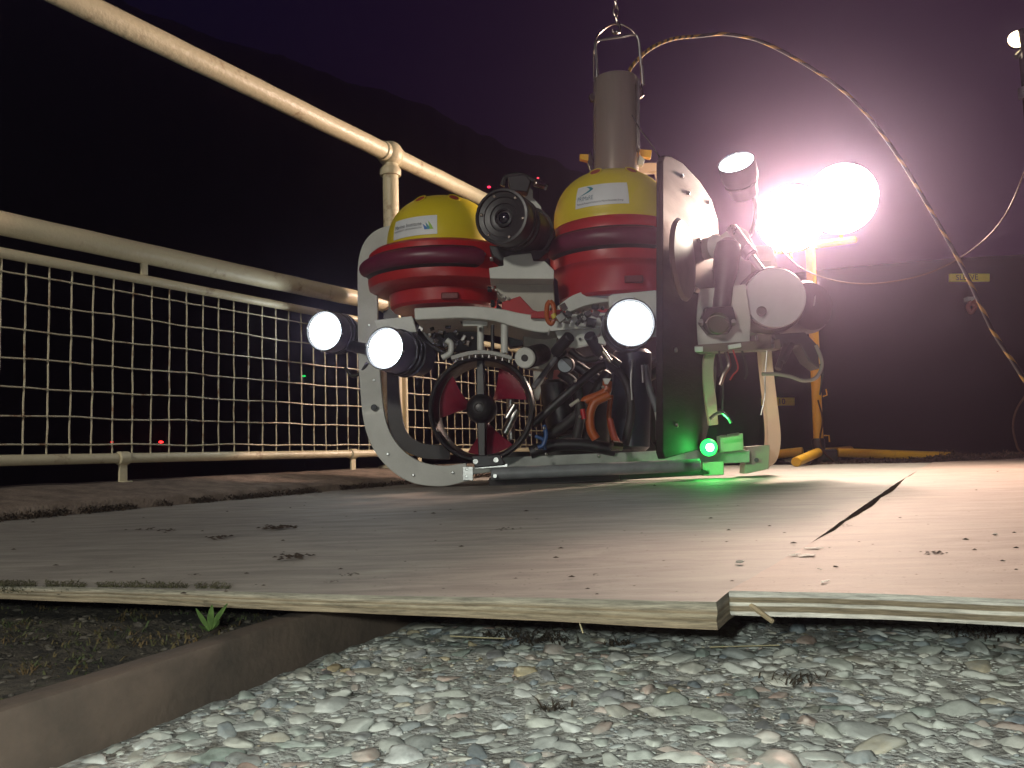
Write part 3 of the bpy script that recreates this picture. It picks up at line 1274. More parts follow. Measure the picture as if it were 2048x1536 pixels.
def hull(C, R, H, band, low, lab_c, lab_tilt, sticker, hpx, name='hull', rb=1.22):
    """C: base centre of the dome (world); band: height of wide red band, low: height of narrow red drum"""
    k = R / .17
    b = MB()
    RB = R * rb
    prof = [(R * .90, -band - low), (R * .95, -band - low + .008), (R * .97, -band - .012), (max(RB * .93, R * .98), -band - .002), (RB * .985, -band + .006), (RB, -band + .022),
            (RB, -.030), (RB * .985, -.012), (max(RB * .93, R * 1.02), -.002), (R * .99, 0.004), (R * .9, .004)]
    b.lathe(prof, C, seg=72)
    body = b.build(name, RED, VR)
    cap = MB().lathe([(R * .985, -.002), (R * 1.004, .002), (R * 1.004, .010)] + [(r, h + .012) for r, h in dome_prof(R, H)], C, seg=72).build('dome_cap', YEL, VR)

    def surf(phi, z, off):
        """point on the dome at height z above C, azimuth phi measured from -Y to +X"""
        zz = max(z - .012, 0)
        r = R * (max(1 - (zz / H) ** 2.35, 0.0001)) ** (1 / 2.35)
        sl = (zz / H) ** 1.35 * .9
        n = Vector((math.sin(phi), -math.cos(phi), sl)).normalized()
        return C + Vector((r * math.sin(phi), -r * math.cos(phi), z)) + n * off
    # moulded holes in the crown
    for ph in (-.52, .42, 2.0, -2.1):
        c = surf(ph, H * .90, .0005)
        n = (c - (C + Vector((0, 0, H * .15)))).normalized()
        hb = MB().lathe([(.017 * k, -.004), (.020 * k, .0012), (.017 * k, .0022), (.0145 * k, .001)], c, n, 24, caps=False)
        hb.build('hole_rim', YEL, cap)
        MB().lathe([(.0005, .0006), (.0148 * k, .0006)], c, n, 24, caps=False).build('hole', mat('red_recess', (.30, .04, .02), .5), cap)
    # sticker wrapped on the cap
    (ph0, z0, w, h) = sticker
    nu, nv = 14, 6
    b = MB()
    mp = lambda u, v, o: surf(ph0 + (u - w / 2) / R, z0 + v + lab_tilt * (u - w / 2), o)
    vs = [mp(w * i / nu, h * j / nv, .0011) for j in range(nv + 1) for i in range(nu + 1)]
    b.add(vs, [(j * (nu + 1) + i, j * (nu + 1) + i + 1, (j + 1) * (nu + 1) + i + 1, (j + 1) * (nu + 1) + i) for j in range(nv) for i in range(nu)])
    st = b.build('sticker', STICK, cap)
    sub = []

    def txt(s, size, u, v, m, wid=None):
        vs, fs = text_mesh(s, size)
        mx = max(q.x for q in vs)
        sc = (wid / mx) if wid else 1
        b = MB()
        b.add([mp(u + q.x * sc, v + q.y, .0020) for q in vs], fs)
        sub.append((b, m))

    def poly(pts, m, o=.0020):
        c = (sum(p[0] for p in pts) / len(pts), sum(p[1] for p in pts) / len(pts))
        b = MB()
        b.add([mp(u, v, o) for u, v in pts], [tuple(range(len(pts)))])
        sub.append((b, m))
    lab_c(txt, poly, w, h)
    allb = MB()
    mats = []
    for b, m in sub:
        if m not in mats:
            mats.append(m)
        allb.m = mats.index(m)
        allb.add(b.v, b.f)
    allb.build('sticker_print', mats, st, smooth=False)
    # carrying grip round the front of the band
    a0, a1, gz = hpx
    RG = RB + .004
    for nm, rad, dr, m_ in (('grip_recess', .033 * k, -.016, BLK), ('grip', .0245 * k, .000, PURP)):
        n = 40
        P_, rr_ = [], []
        for i in range(n + 1):
            t = i / n
            a = a0 + (a1 - a0) * t
            e = min(t, 1 - t) * (a1 - a0) * RG
            rr_.append(rad * math.sqrt(max(0.0, 1 - max(0, 1 - e / rad) ** 2)) + .0006)
            P_.append(C + Vector((RG * math.sin(a), -RG * math.cos(a), gz)) + Vector((math.sin(a), -math.cos(a), 0)) * dr)
        MB().tube(P_, rad, 16, rads=rr_).build(nm, m_, body)
    # moulded square pocket under the band
    p = C + Vector((.03, -R * .955, -band - .02 - low * .35))
    MB().box(p, (.05 * k, .01, .02 * k)).build('pocket', mat('dark_red', (.12, .012, .012), .5), body, bevel=.003)
    return body, cap


def lab_left(txt, poly, w, h):
    txt('Marine Institute', .0155, .006, h * .50, INK, w * .66)
    txt('UNIVERSITY OF PLYMOUTH', .0065, .006, h * .34, INK, w * .66)
    x = w * .76
    for i, (m, d) in enumerate([(INKB, 0), (TEAL, .010), (GRN, .020)]):
        pts = [(x + d * .75, h * .26), (x + d * .75 + .011, h * .26)]
        for k in range(7):
            a = k / 6
            pts.append((x + d * .75 + .011 - .014 * a ** 1.6 - .002, h * .26 + (.016 + d * .42) * a))
        poly(pts, m, .0019 + .00012 * i)


def lab_right(txt, poly, w, h):
    txt('PRIMaRE', .0180, .006, h * .30, mat('sticker_grey_blue', (.08, .16, .22), .5), w * .32)
    txt('Peninsula Research Institute for Marine Renewable Energy', .0075, .006, h * .13, INK, w * .86)
    poly([(w * .07, h * .52), (w * .16, h * .57), (w * .27, h * .66), (w * .34, h * .76), (w * .35, h * .82), (w * .30, h * .90), (w * .20, h * .95),
          (w * .27, h * .84), (w * .28, h * .78), (w * .22, h * .68), (w * .14, h * .59)], TEAL)


YL, YR = 2.46, 2.40
CL = at(885, 508, YL)
CRt = at(1226, 462, YR)
hull(CL, 112 * S(YL), 106 * S(YL), .115, .055, lab_left, 0, (-.46, .018, .148, .055), (-1.35, .62, -.056), rb=1.34)
hull(CRt, 120 * S(YR), 112 * S(YR), .125, .085, lab_right, 0, (-.30, .030, .152, .062), (-1.45, .66, -.062), rb=1.08)


def ledlamp(cx, cy, Y, rpx, n, L, back_r=None, rim=1.18, extra=None, name='headlamp', label=None):
    c = at(cx, cy, Y)
    r = rpx * S(Y)
    n = Vector(n).normalized()
    R_ = r * rim
    br = (back_r or 1.0) * R_
    prof = [(br * .55, -L), (br * .8, -L + .006), (br * .86, -L + .03), (br * .95, -L * .55), (R_ * .97, -.05), (R_, -.04), (R_, -.004), (R_ * .985, .004), (R_ * .93, .006), (r * 1.0, -.002)]
    o = MB().lathe(prof, c, n, 40, caps=True).build(name, BLK, VR)
    if label:
        o['label'] = label
    MB().lathe([(.0004, .006), (r * .5, .005), (r * .9, .001), (r * 1.0, -.0015)], c + n * .0015, n, 40, caps=False).build('lens', LED, o)
    # cooling rings and screws
    b = MB()
    for k in range(3):
        h = -L * (.35 + .12 * k)
        b.lathe([(br * .96, h), (br * 1.03, h + .002), (br * 1.03, h + .007), (br * .96, h + .009)], c, n, 40, caps=False)
    b.build('fin_ring', BLK, o)
    u = n.orthogonal().normalized()
    w = n.cross(u)
    for k in range(4):
        a = k * math.pi / 2 + .6
        MB().lathe([(.0035, 0), (.0035, .003), (.002, .004)], c + (u * math.cos(a) + w * math.sin(a)) * R_ * .96 + n * .003, n, 10).build('screw', STEEL, o)
    return o


ledlamp(650, 662, 2.34, 35.5, (-.30, -.94, -.03), .15, 1.0)
ledlamp(771, 697, 2.16, 38, (-.36, -.90, .05), .19, 1.05)
ledlamp(1261, 646, 2.04, 43.5, (.02, -1, .02), .12)
ledlamp(1473, 327, 2.42, 35, (-.36, -.66, .64), .115, .9, rim=1.08, label='lamp head raised on the right side of the vehicle, tilted upwards')
# joins lamp A to the frame
MB().cyl(at(690, 690, 2.42), at(742, 700, 2.30), .016).build('lamp_bracket', BLK, VR)
MB().tube(spline(ppts([(690, 735), (705, 752), (722, 744), (735, 725)], 2.32)), .0045, 8).build('cable', RUB, VR)
# arm carrying the raised lamp
MB().tube(spline(ppts([(1500, 350), (1512, 420), (1500, 470), (1460, 520)], 2.52)), .007, 8).build('lamp_arm', BLK, VR)

# --- white racetrack frame at the left, ending in a metal bracket
FY = lambda y: 2.245 + .30 * max(0.0, (820 - y) / 340.0)
fr = strip_px([(815, 478), (783, 468), (752, 484), (737, 520), (735, 590), (736, 680), (740, 760), (750, 845), (775, 900), (822, 940), (880, 952), (935, 944)],
              [30, 34, 38, 40, 40, 40, 42, 44, 46, 46, 42, 36], FY, .020, 10)
F1 = fr.build('side_frame', HDPE, VR, bevel=.002)
for x, y in ((748, 760), (742, 540), (775, 908), (826, 950), (905, 945), (738, 650)):
    MB().cyl(at(x, y, FY(y) + .002), at(x, y, FY(y) - .007), .0035, seg=14, bev=.001).build('screw', STEEL, F1)
b = MB().cyl(at(748, 815, 2.247), at(748, 815, 2.235), .0085, seg=20, bev=.001)
b.box(at(748, 815, 2.234), (.014, .003, .002))
b.build('bolt', BLK, F1)
# second (rear) frame of the left side, further back
strip_px([(800, 560), (783, 600), (782, 700), (785, 800), (800, 870), (840, 900), (900, 905)], 30, 2.75, .016).build('side_frame', BLK, VR, bevel=.002)
# --- right hand frame legs
strip_px([(1532, 560), (1532, 690), (1538, 760), (1546, 830), (1549, 880), (1542, 915), (1525, 930)], [24, 23, 23, 24, 26, 26, 20], 2.42, .035, 10).build('side_frame', LEGP, VR, bevel=.002)
plate([(1492, 893), (1540, 890), (1538, 938), (1490, 948)], 2.36, .06).build('skid_block', TANP, VR, bevel=.002)
MB().cyl(at(1513, 920, 2.362), at(1513, 920, 2.352), .006, seg=16).build('screw', BLK, VR)
strip_px([(1428, 690), (1418, 720), (1417, 760), (1422, 800), (1428, 850)], [16, 21, 22, 22, 18], 2.34, .02).build('leg', LEGP, VR, bevel=.002)
plate([(1405, 925), (1448, 922), (1448, 950), (1406, 952)], 2.3, .05).build('skid_block', TANP, VR, bevel=.002)
# --- bottom skid: grey plate and round bar
plate([(935, 938), (1000, 915), (1400, 898), (1500, 900), (1500, 925), (1000, 942), (940, 950)], 2.34, .02).build('bottom_plate', mat('grey_plastic', (.36, .38, .36), .5, var=.3), VR, bevel=.002)
MB().cyl(at(982, 948, 2.23), at(1400, 930, 2.23), .0165, seg=24, bev=.002).build('skid_bar', mat('dark_grey_tube', (.22, .24, .25), .35, var=.3), VR)
MB().cyl(at(990, 952, 2.215), at(990, 952, 2.205), .005, seg=14).build('screw', STEEL, VR)
plate([(978, 956), (1240, 946), (1240, 960), (978, 977)], 2.26, .05).build('rubber_foot', RUB, VR, bevel=.002)
plate([(1240, 946), (1420, 938), (1420, 950), (1240, 960)], 2.3, .02).build('rubber_foot', RUB, VR, bevel=.002)
o = plate(rect(925, 933, 946, 961), 2.232, .012).build('end_bracket', STEEL, VR, bevel=.001)
for x, y in ((933, 938), (933, 953)):
    MB().cyl(at(x, y, 2.232), at(x, y, 2.224), .004, seg=12, bev=.001).build('screw', STEEL, o)
plate([(950, 930), (1015, 927), (1015, 934), (950, 938)], 2.225, .015).build('bottom_bracket', STEEL, VR, bevel=.001)

# --- lateral thruster
def thruster(cx, cy, Y, rpx, n, phase, tex=BLK):
    c = at(cx, cy, Y)
    s = S(Y)
    n = Vector(n).normalized()
    u = Vector((n.y, -n.x, 0)).normalized() * -1
    w = Vector((0, 0, 1)) - n * n.z
    R_ = rpx * s
    d = .10
    prof = [(R_ * .90, -.002), (R_ * .93, .006), (R_ * .965, .008), (R_ * .995, .002), (R_, -.010), (R_ * .97, -d * .6), (R_ * .93, -d), (R_ * .87, -d),
            (R_ * .86, -d * .5), (R_ * .875, -.02), (R_ * .90, -.002)]
    T = MB().lathe(prof, c, n, 72, caps=False).build('thruster', BLK, VR)
    # struts
    b = MB()
    for sgn in (1, -1):
        b.prism([c + w * (sgn * .25 * R_) - u * .011 + n * .004, c + w * (sgn * .25 * R_) + u * .011 + n * .004, c + w * (sgn * .9 * R_) + u * .009 + n * .004,
                 c + w * (sgn * .9 * R_) - u * .009 + n * .004], -n * .035)
    b.build('strut', BLK, T, bevel=.002)
    hub = MB().lathe([(.004, .034), (R_ * .12, .032), (R_ * .2, .026), (R_ * .26, .012), (R_ * .28, -.008), (R_ * .27, -.04), (R_ * .2, -.09)], c, n, 36).build('hub', BLK, T)
    MB().lathe([(R_ * .075, .0335), (R_ * .085, .036), (R_ * .10, .036), (R_ * .105, .032)], c, n, 28, caps=False).build('hub_ring', RUB, hub)
    # propeller blades, twisted and broad
    for k in range(3):
        a0 = phase + k * 2 * math.pi / 3
        nr, na = 9, 12
        vs = []
        for side_ in (0, 1):
            for i in range(nr):
                t = i / (nr - 1)
                r = R_ * (.24 + .61 * t)
                wd = (.12 + .43 * t ** .75) * (1 - .08 * t ** 5)
                for j in range(na):
                    q = j / (na - 1) - .5
                    a = a0 + 2 * wd * q - .05 * t
                    pitch = q * .045 * (1 - .25 * t)
                    vs.append(c + (u * math.cos(a) + w * math.sin(a)) * r - n * (.042 + pitch + side_ * .0035))
        N = nr * na
        fs = []
        for i in range(nr - 1):
            for j in range(na - 1):
                a_ = i * na + j
                fs.append((a_, a_ + 1, a_ + na + 1, a_ + na))
                fs.append((N + a_ + na, N + a_ + na + 1, N + a_ + 1, N + a_))
        edge = [j for j in range(na)] + [i * na + na - 1 for i in range(1, nr)] + [(nr - 1) * na + j for j in range(na - 2, -1, -1)] + [i * na for i in range(nr - 2, 0, -1)]
        for e in range(len(edge)):
            p, q2 = edge[e], edge[(e + 1) % len(edge)]
            fs.append((p, N + p, N + q2, q2))
        MB().add(vs, fs).build('blade', PROP, T)
    return T


thruster(962, 817, 2.30, 108, (-.10, -1, .03), math.radians(42))
# bracket above thruster: flange with bolts, rods, top block
arc = []
for i in range(13):
    t = i / 12
    arc.append((902 + 122 * t, 716 - 12 * math.sin(math.pi * t)))
strip_px(arc, 8, 2.24, .07, 3).build('thruster_flange', mat('pale_grey', (.33, .33, .31), .5), VR, bevel=.001)
for i in range(9):
    x = 912 + 13.3 * i
    y = 724 - 12 * math.sin(math.pi * (x - 902) / 122)
    MB().cyl(at(x, y - 4, 2.25), at(x, y + 3, 2.25), .0034 + .0012 * (i % 2), seg=12).build('bolt', STEEL, VR)
for (x, y0, y1, r) in ((961, 652, 704, .009), (1009, 636, 706, .010), (985, 650, 706, .005)):
    MB().cyl(at(x, y0, 2.28), at(x, y1, 2.28), r, seg=18).build('rod', HDPE if r > .006 else BLK, VR)
MB().cyl(at(961, 662, 2.268), at(961, 656, 2.262), .004).build('bolt', STEEL, VR)
o = plate([(942, 912), (1000, 908), (1012, 930), (950, 936)], 2.215, .03).build('thruster_foot', BLK, VR, bevel=.003)
for x, y in ((951, 923), (992, 920)):
    MB().lathe([(.0065, 0), (.0065, .003), (.004, .003), (.0035, .001)], at(x, y, 2.215), (0, -1, 0), 18).build('bolt', STEEL, o)

# --- white cross plates behind / under the hulls
strip_px([(829, 628), (870, 626), (930, 624), (990, 629), (1040, 641), (1085, 648), (1130, 645), (1180, 640), (1225, 640)], [24, 24, 24, 26, 30, 34, 30, 30, 28], 2.26, .30, 8).build('cross_plate', HDPE, VR, bevel=.003)
strip_px([(1120, 622), (1150, 604), (1185, 593), (1225, 590), (1262, 590)], [22, 28, 30, 26, 24], 2.28, .12, 8).build('cross_plate', HDPE, VR, bevel=.002)
plate([(748, 640), (824, 632), (834, 664), (760, 668)], 2.24, .03).build('lamp_plate', HDPE, VR, bevel=.002)
plate([(1217, 592), (1226, 588), (1312, 580), (1322, 588), (1325, 672), (1222, 680)], 2.085, .012).build('lamp_plate', HDPE, VR, bevel=.003)
# central block stack carrying the camera
plate([(1007, 515), (1022, 510), (1062, 506), (1067, 522), (1090, 522), (1108, 540), (1108, 558), (980, 557), (978, 536), (1007, 531)], 2.22, .10).build('camera_mount', HDPE, VR, bevel=.002)
plate([(990, 560), (1108, 560), (1110, 612), (1060, 640), (1020, 610), (995, 590)], 2.30, .16).build('mount_block', TANP, VR, bevel=.003)
plate([(1004, 604), (1040, 592), (1066, 620), (1120, 636), (1120, 650), (1060, 650), (1004, 625)], 2.27, .03).build('float_tab', RED, VR, bevel=.002)
plate([(1045, 655), (1120, 650), (1108, 720), (1090, 740), (1050, 735)], 2.40, .06).build('rear_panel', TANP, VR, bevel=.003)
plate([(1066, 740), (1086, 735), (1092, 745), (1078, 800), (1068, 800)], 2.62, .02).build('rear_panel', HDPE, VR, bevel=.002)
plate([(1108, 740), (1130, 738), (1130, 790), (1100, 800)], 2.66, .02).build('rear_panel', mat('dull_red_panel', (.22, .06, .05), .5), VR, bevel=.002)

# --- big black camera with a wide ring front
def camera_housing():
    Y = 2.10
    c = at(1002, 432, Y)
    s = S(Y)
    n = Vector((-.36, -.93, -.02)).normalized()
    R_ = 58 * s
    prof = [(R_ * .55, -.27), (R_ * .80, -.265), (R_ * .86, -.24), (R_ * .90, -.15), (R_ * .96, -.05), (R_ * 1.0, -.035), (R_, -.006), (R_ * .985, 0), (R_ * .90, .001), (R_ * .88, -.006),
            (R_ * .72, -.009), (R_ * .70, -.013), (R_ * .52, -.016), (R_ * .50, -.020), (R_ * .34, -.024)]
    H = MB().lathe(prof, c, n, 56).build('camera_housing', BLK, VR)
    MB().lathe([(R_ * .34, -.024), (R_ * .33, -.014), (R_ * .26, -.012), (R_ * .25, -.02), (R_ * .0001 + .0003, -.018)], c, n, 40, caps=False).build('lens_ring', BLK, H)
    MB().sphere(c - n * .030, R_ * .26, 28).build('lens', GLASS, H)
    u = Vector((-n.y, n.x, 0)).normalized()
    w = u.cross(n)
    for k in range(6):
        a = k * math.pi / 3 + .2
        MB().lathe([(.0042, 0), (.0042, .003), (.003, .004)], c + (u * math.cos(a) + w * math.sin(a)) * R_ * .80 - n * .008, n, 12).build('screw', DSTEEL, H)
    b = MB()
    for h in (-.07, -.10, -.21):
        b.lathe([(R_ * .90, h), (R_ * 1.0, h + .003), (R_ * 1.0, h + .010), (R_ * .90, h + .013)], c, n, 48, caps=False)
    b.build('band', RUB, H)
    # saddle under it
    plate([(978, 490), (1060, 500), (1100, 500), (1078, 520), (1000, 522), (985, 512)], 2.24, .08).build('saddle', BLK, VR, bevel=.003)


camera_housing()
plate([(1046, 380), (1058, 372), (1066, 380), (1066, 395), (1082, 412), (1086, 428), (1064, 424), (1050, 398)], 2.30, .05).build('clamp', HDPE, VR, bevel=.002)
MB().tube(spline(ppts([(1005, 372), (1012, 355), (1040, 350), (1066, 360), (1095, 374)], 2.26)), .007, 8).build('cable', RUB, VR)
plate([(1015, 352), (1050, 348), (1062, 362), (1055, 384), (1020, 380)], 2.25, .04).build('connector', BLK, VR, bevel=.003)
MB().cyl(at(1068, 366, 2.24), at(1088, 372, 2.26), .010, seg=16, bev=.002).build('connector', DSTEEL, VR)
MB().lathe([(.004, 0), (.004, .004)], at(1091, 378, 2.24), (0, -1, .2), 8).build('connector_pin', STEEL, VR)

# --- the tall dark side plate of clear-edged sheet
sp_px = [(1330, 310, 0), (1347, 311, .06), (1370, 330, .20), (1402, 363, .38), (1428, 405, .52), (1438, 440, .58), (1440, 500, .60), (1436, 640, .60), (1420, 800, .56),
         (1400, 905, .48), (1330, 915, 0)]
base = at(1330, 600, 2.06)
pd = Vector((.4536, .8912, 0))


def on_plate(px, py, off=0.0):
    nn = Vector((pd.y, -pd.x, 0))
    d = ray(px, py)
    o_ = Vector((0, 0, CAMZ))
    k = ((base + nn * off - o_).dot(nn)) / d.dot(nn)
    return o_ + d * k


PL = mat('dark_sheet', (0.016, 0.011, 0.010), 0.7, spec=.15, var=.3, vscale=4, bump=.15, bscale=25, stretch=(1, 1, 6))
outl = [(1326, 322), (1330, 311), (1342, 312), (1365, 325), (1400, 362), (1424, 400), (1436, 440), (1440, 520), (1440, 640), (1430, 800), (1412, 880), (1395, 900), (1330, 918), (1326, 905)]
P = [on_plate(x, y) for x, y in outl]
b = MB().prism(P, Vector((-pd.y, pd.x, 0)) * .018)
SPL_ = b.build('side_plate', PL, VR, bevel=.003)
SPL_['label'] = 'tall dark plate edge-on beside the right red float'
for x, y in ((1363, 352), (1376, 386), (1416, 405), (1350, 700), (1352, 850), (1398, 480)):
    c = on_plate(x, y, 0)
    MB().lathe([(.006, 0), (.006, .005), (.003, .006)], c, Vector((pd.y, -pd.x, 0)), 12).build('bolt', STEEL, SPL_)
# dark disc standing off the plate, low down
c = on_plate(1362, 520, .012)
MB().lathe([(.105, 0), (.108, .004), (.10, .012), (.03, .02)], c, Vector((pd.y, -pd.x, 0)), 48).build('thruster_cover', mat('brown_disc', (.08, .05, .045), .4, var=.3, vscale=10), SPL_)
# white hooked plate behind the right dome
strip_px([(1262, 346), (1282, 338), (1300, 334), (1316, 336), (1321, 350), (1321, 385)], [14, 20, 18, 16, 14, 14], 2.62, .03, 8).build('lift_hook', LEGP, VR, bevel=.002)

# --- equipment on the right side
plate([(1400, 578), (1492, 568), (1502, 640), (1500, 690), (1398, 694), (1390, 660)], 2.32, .014).build('bracket_panel', HDPE, VR, bevel=.003)
plate([(1500, 520), (1545, 520), (1545, 690), (1500, 690)], 2.46, .02).build('bracket_panel', TANP, VR, bevel=.003)
plate([(1385, 690), (1560, 678), (1562, 698), (1386, 706)], 2.30, .05).build('shelf', mat('brown_grey', (.13, .10, .085), .55), VR, bevel=.002)
o = plate(rect(1383, 693, 1406, 703), 2.29, .012).build('label_tag', STICK, VR, bevel=.001)
o = plate([(1457, 690), (1482, 686), (1483, 694), (1458, 698)], 2.29, .012).build('label_tag', STICK, VR, bevel=.001)
o = plate([(1412, 614), (1466, 612), (1474, 640), (1458, 666), (1418, 668), (1400, 645)], 2.285, .03).build('clamp', BLK, VR, bevel=.004)
MB().lathe([(.030, 0), (.030, .012), (.027, .016), (.022, .016)], at(1435, 648, 2.285), (0, -1, 0), 32).build('clamp_ring', mat('greenish_grey', (.06, .06, .04), .4), o)
MB().tube(spline(ppts([(1411, 646), (1420, 635), (1435, 631), (1450, 636), (1458, 646)], 2.258)), .0016, 6).build('wire_clip', STEEL, o)
for x in (1402, 1467):
    MB().cyl(at(x, 648, 2.28), at(x, 642, 2.26), .006, seg=12).build('bolt', STEEL, o)
MB().lathe([(.021, 0), (.024, .01), (.026, .10), (.035, .15), (.037, .20), (.033, .225), (.018, .24)], at(1440, 640, 2.31), at(1462, 440, 2.36) - at(1440, 640, 2.31), 32).build('arm', BLK, VR)
o = MB().cyl(at(1462, 455, 2.44), at(1500, 506, 2.40), .016, seg=24, bev=.002).build('steel_tube', STEEL, VR)
MB().cyl(at(1489, 497, 2.408), at(1502, 511, 2.398), .0215, seg=24, bev=.002).build('tube_collar', BLK, VR)
MB().cyl(at(1502, 512, 2.40), at(1527, 545, 2.38), .010, seg=20, bev=.002).build('steel_tube', STEEL, VR)
plate([(1442, 470), (1472, 448), (1496, 462), (1532, 540), (1540, 575), (1442, 575)], 2.46, .03).build('white_cover_blocker', HDPE, VR, bevel=.003)  # cover enlarged past its real outline to keep floodlight off the plywood
# corrugated hose
b = MB()
p0, p1 = at(1348, 514, 2.50), at(1428, 494, 2.40)
prof = []
Lh = (p1 - p0).length
for i in range(22):
    prof += [(.027, Lh * i / 22), (.031, Lh * (i + .3) / 22), (.031, Lh * (i + .6) / 22), (.027, Lh * (i + .85) / 22)]
b.lathe(prof, p0, p1 - p0, 28)
b.build('corrugated_hose', mat('grey_hose', (.30, .27, .25), .45), VR)
MB().lathe([(.034, 0), (.036, .012), (.026, .02), (.018, .05)], p1, p1 - p0 + Vector((0, 0, -.01)), 24).build('hose_coupling', HDPE, VR)
MB().tube(spline(ppts([(1434, 500), (1438, 520), (1432, 540)], 2.36)), .012, 12).build('hose_elbow', HDPE, VR)
MB().cyl(at(1380, 572, 2.30), at(1396, 582, 2.25), .007, seg=14, bev=.002).build('pin', STEEL, VR)

plate([(1440, 520), (1500, 490), (1545, 490), (1558, 540), (1556, 640), (1440, 640)], 2.66, .05).build('flood_blocker', TANP, VR, bevel=.006)  # added block that stops floodlight so the plywood lies in shadow
# white round float lid with its dark drum
cY = 2.34
c = at(1550, 596, cY)
n = Vector((-.10, -.985, -.05)).normalized()
R_ = 61 * S(cY)
D = MB().lathe([(R_ * 1.02, -.16), (R_ * 1.12, -.15), (R_ * 1.14, -.05), (R_ * 1.06, -.03), (R_ * 1.05, -.006)], c, n, 56).build('instrument_drum', mat('brown_black', (.040, .028, .028), .38, var=.3), VR)
DW = mat('lid_white', (.50, .51, .53), .3, var=.08)
MB().lathe([(R_, -.006), (R_, .002), (R_ * .97, .006), (.001, .008)], c, n, 56).build('drum_lid', DW, D)
u = Vector((-n.y, n.x, 0)).normalized()
MB().lathe([(.0005, .0085), (.0105, .0085), (.0115, .0105), (.0135, .0105), (.014, .0060)], at(1522, 623, cY - .004), n, 24, caps=False).build('drum_port', mat('port_grey', (.10, .08, .08), .5), D)
c2 = at(1622, 612, 2.44)
MB().lathe([(.055, -.12), (.075, -.11), (.078, -.02), (.070, 0), (.03, .004)], c2, (.25, -.95, 0), 40).build('instrument_drum', mat('brown_black', (.05, .035, .035), .38), VR)
MB().tube(ppts([(1630, 591), (1629, 605), (1627, 612)], 2.34), .0016, 6).build('pin', STEEL, VR)
plate([(1508, 668), (1542, 668), (1550, 690), (1545, 700), (1512, 700)], 2.30, .05).build('drum_foot', mat('brown_grey2', (.16, .12, .11), .5), VR, bevel=.003)
for x, y in ((1513, 676), (1545, 680), (1546, 692)):
    MB().box(at(x, y, 2.285), (.006, .008, .012)).build('screw', STEEL, VR)
# dark cluster beneath the drum and hanging cables
plate([(1548, 668), (1610, 664), (1636, 690), (1640, 738), (1618, 722), (1600, 690), (1560, 694)], 2.38, .08).build('cable_gland_block', BLK, VR, bevel=.004)
b = MB()
b.cyl(at(1572, 690, 2.36), at(1556, 738, 2.34), .009, seg=12)
b.cyl(at(1584, 688, 2.36), at(1566, 724, 2.34), .008, seg=12)
b.build('connector', BLK, VR)
for pts, r, m_ in [
    ([(1524, 748), (1550, 748), (1580, 753), (1605, 761), (1628, 758), (1641, 742), (1643, 720), (1632, 690)], .0052, mat('grey_cable', (.24, .22, .20), .25)),
    ([(1484, 702), (1490, 722), (1494, 745), (1490, 758)], .003, RUB), ([(1452, 704), (1458, 730), (1448, 748), (1440, 770)], .006, DSTEEL),
    ([(1438, 702), (1444, 740), (1446, 790), (1444, 830)], .0028, RUB), ([(1534, 702), (1530, 760), (1530, 790), (1522, 830)], .0022, STEEL),
    ([(1640, 728), (1645, 744), (1643, 765), (1640, 790)], .0026, RUB),
    ([(1420, 838), (1432, 828), (1444, 826), (1456, 836), (1462, 846)], .0048, STEEL),
    ([(1466, 700), (1476, 735), (1466, 750), (1460, 760)], .0022, mat('red_wire', (.4, .02, .03), .5)),
]:
    MB().tube(spline(ppts(pts, 2.30)), r, 10).build('cable', m_, VR)

# --- interior: tubes, hoses, bottles
def tube_part(name, pts, Y, r, m_, seg=12, n=10):
    return MB().tube(spline(ppts(pts, Y), n), r, seg).build(name, m_, VR)


def pot(name, a, b_, r, m_, bev=.003):
    return MB().cyl(at(*a), at(*b_), r, seg=24, bev=bev).build(name, m_, VR)


# grey-faced sensor next to the thruster
o = pot('sensor', (1052, 716, 2.19), (1082, 708, 2.36), .029, BLK)
d_ = (at(1052, 716, 2.19) - at(1082, 708, 2.36)).normalized()
MB().lathe([(.0095, .0), (.0095, .004), (.024, .005), (.027, .002), (.028, -.004)], at(1050, 716, 2.19), d_, 32, caps=False).build('sensor_face', HDPE, o)
MB().lathe([(.0005, .001), (.0095, .001)], at(1050, 716, 2.19), d_, 20, caps=False).build('sensor_eye', RUB, o)
pot('strut', (1066, 776, 2.25), (1112, 716, 2.30), .0075, mat('grey_rod', (.14, .14, .15), .35))
pot('strut', (1112, 716, 2.30), (1128, 700, 2.32), .012, BLK)
# white manipulator plate with two black cylinders
o = plate([(1110, 662), (1200, 655), (1204, 662), (1196, 670), (1176, 690), (1182, 690), (1152, 696), (1136, 694), (1146, 672), (1122, 680), (1116, 676)], 2.20, .012).build('manifold_plate', HDPE, VR, bevel=.002)
plate([(1134, 694), (1180, 690), (1172, 672), (1148, 674)], 2.197, .010).build('manifold_plate', HDPE, VR, bevel=.002)
plate([(1098, 657), (1205, 648), (1206, 653), (1100, 662)], 2.17, .10).build('manifold_shelf', HDPE, VR, bevel=.001)
MB().cyl(at(1160, 678, 2.197), at(1160, 678, 2.19), .004, seg=12).build('screw', BLK, o)
pot('cylinder', (1140, 672, 2.17), (1110, 706, 2.22), .0155, BLK)
pot('cylinder', (1178, 670, 2.17), (1200, 706, 2.22), .0155, BLK)
pot('cylinder', (1205, 700, 2.2), (1222, 724, 2.2), .006, DSTEEL)
plate([(1200, 652), (1214, 660), (1212, 690), (1196, 686), (1190, 678), (1202, 672)], 2.18, .02).build('manifold_plate', HDPE, VR, bevel=.001)
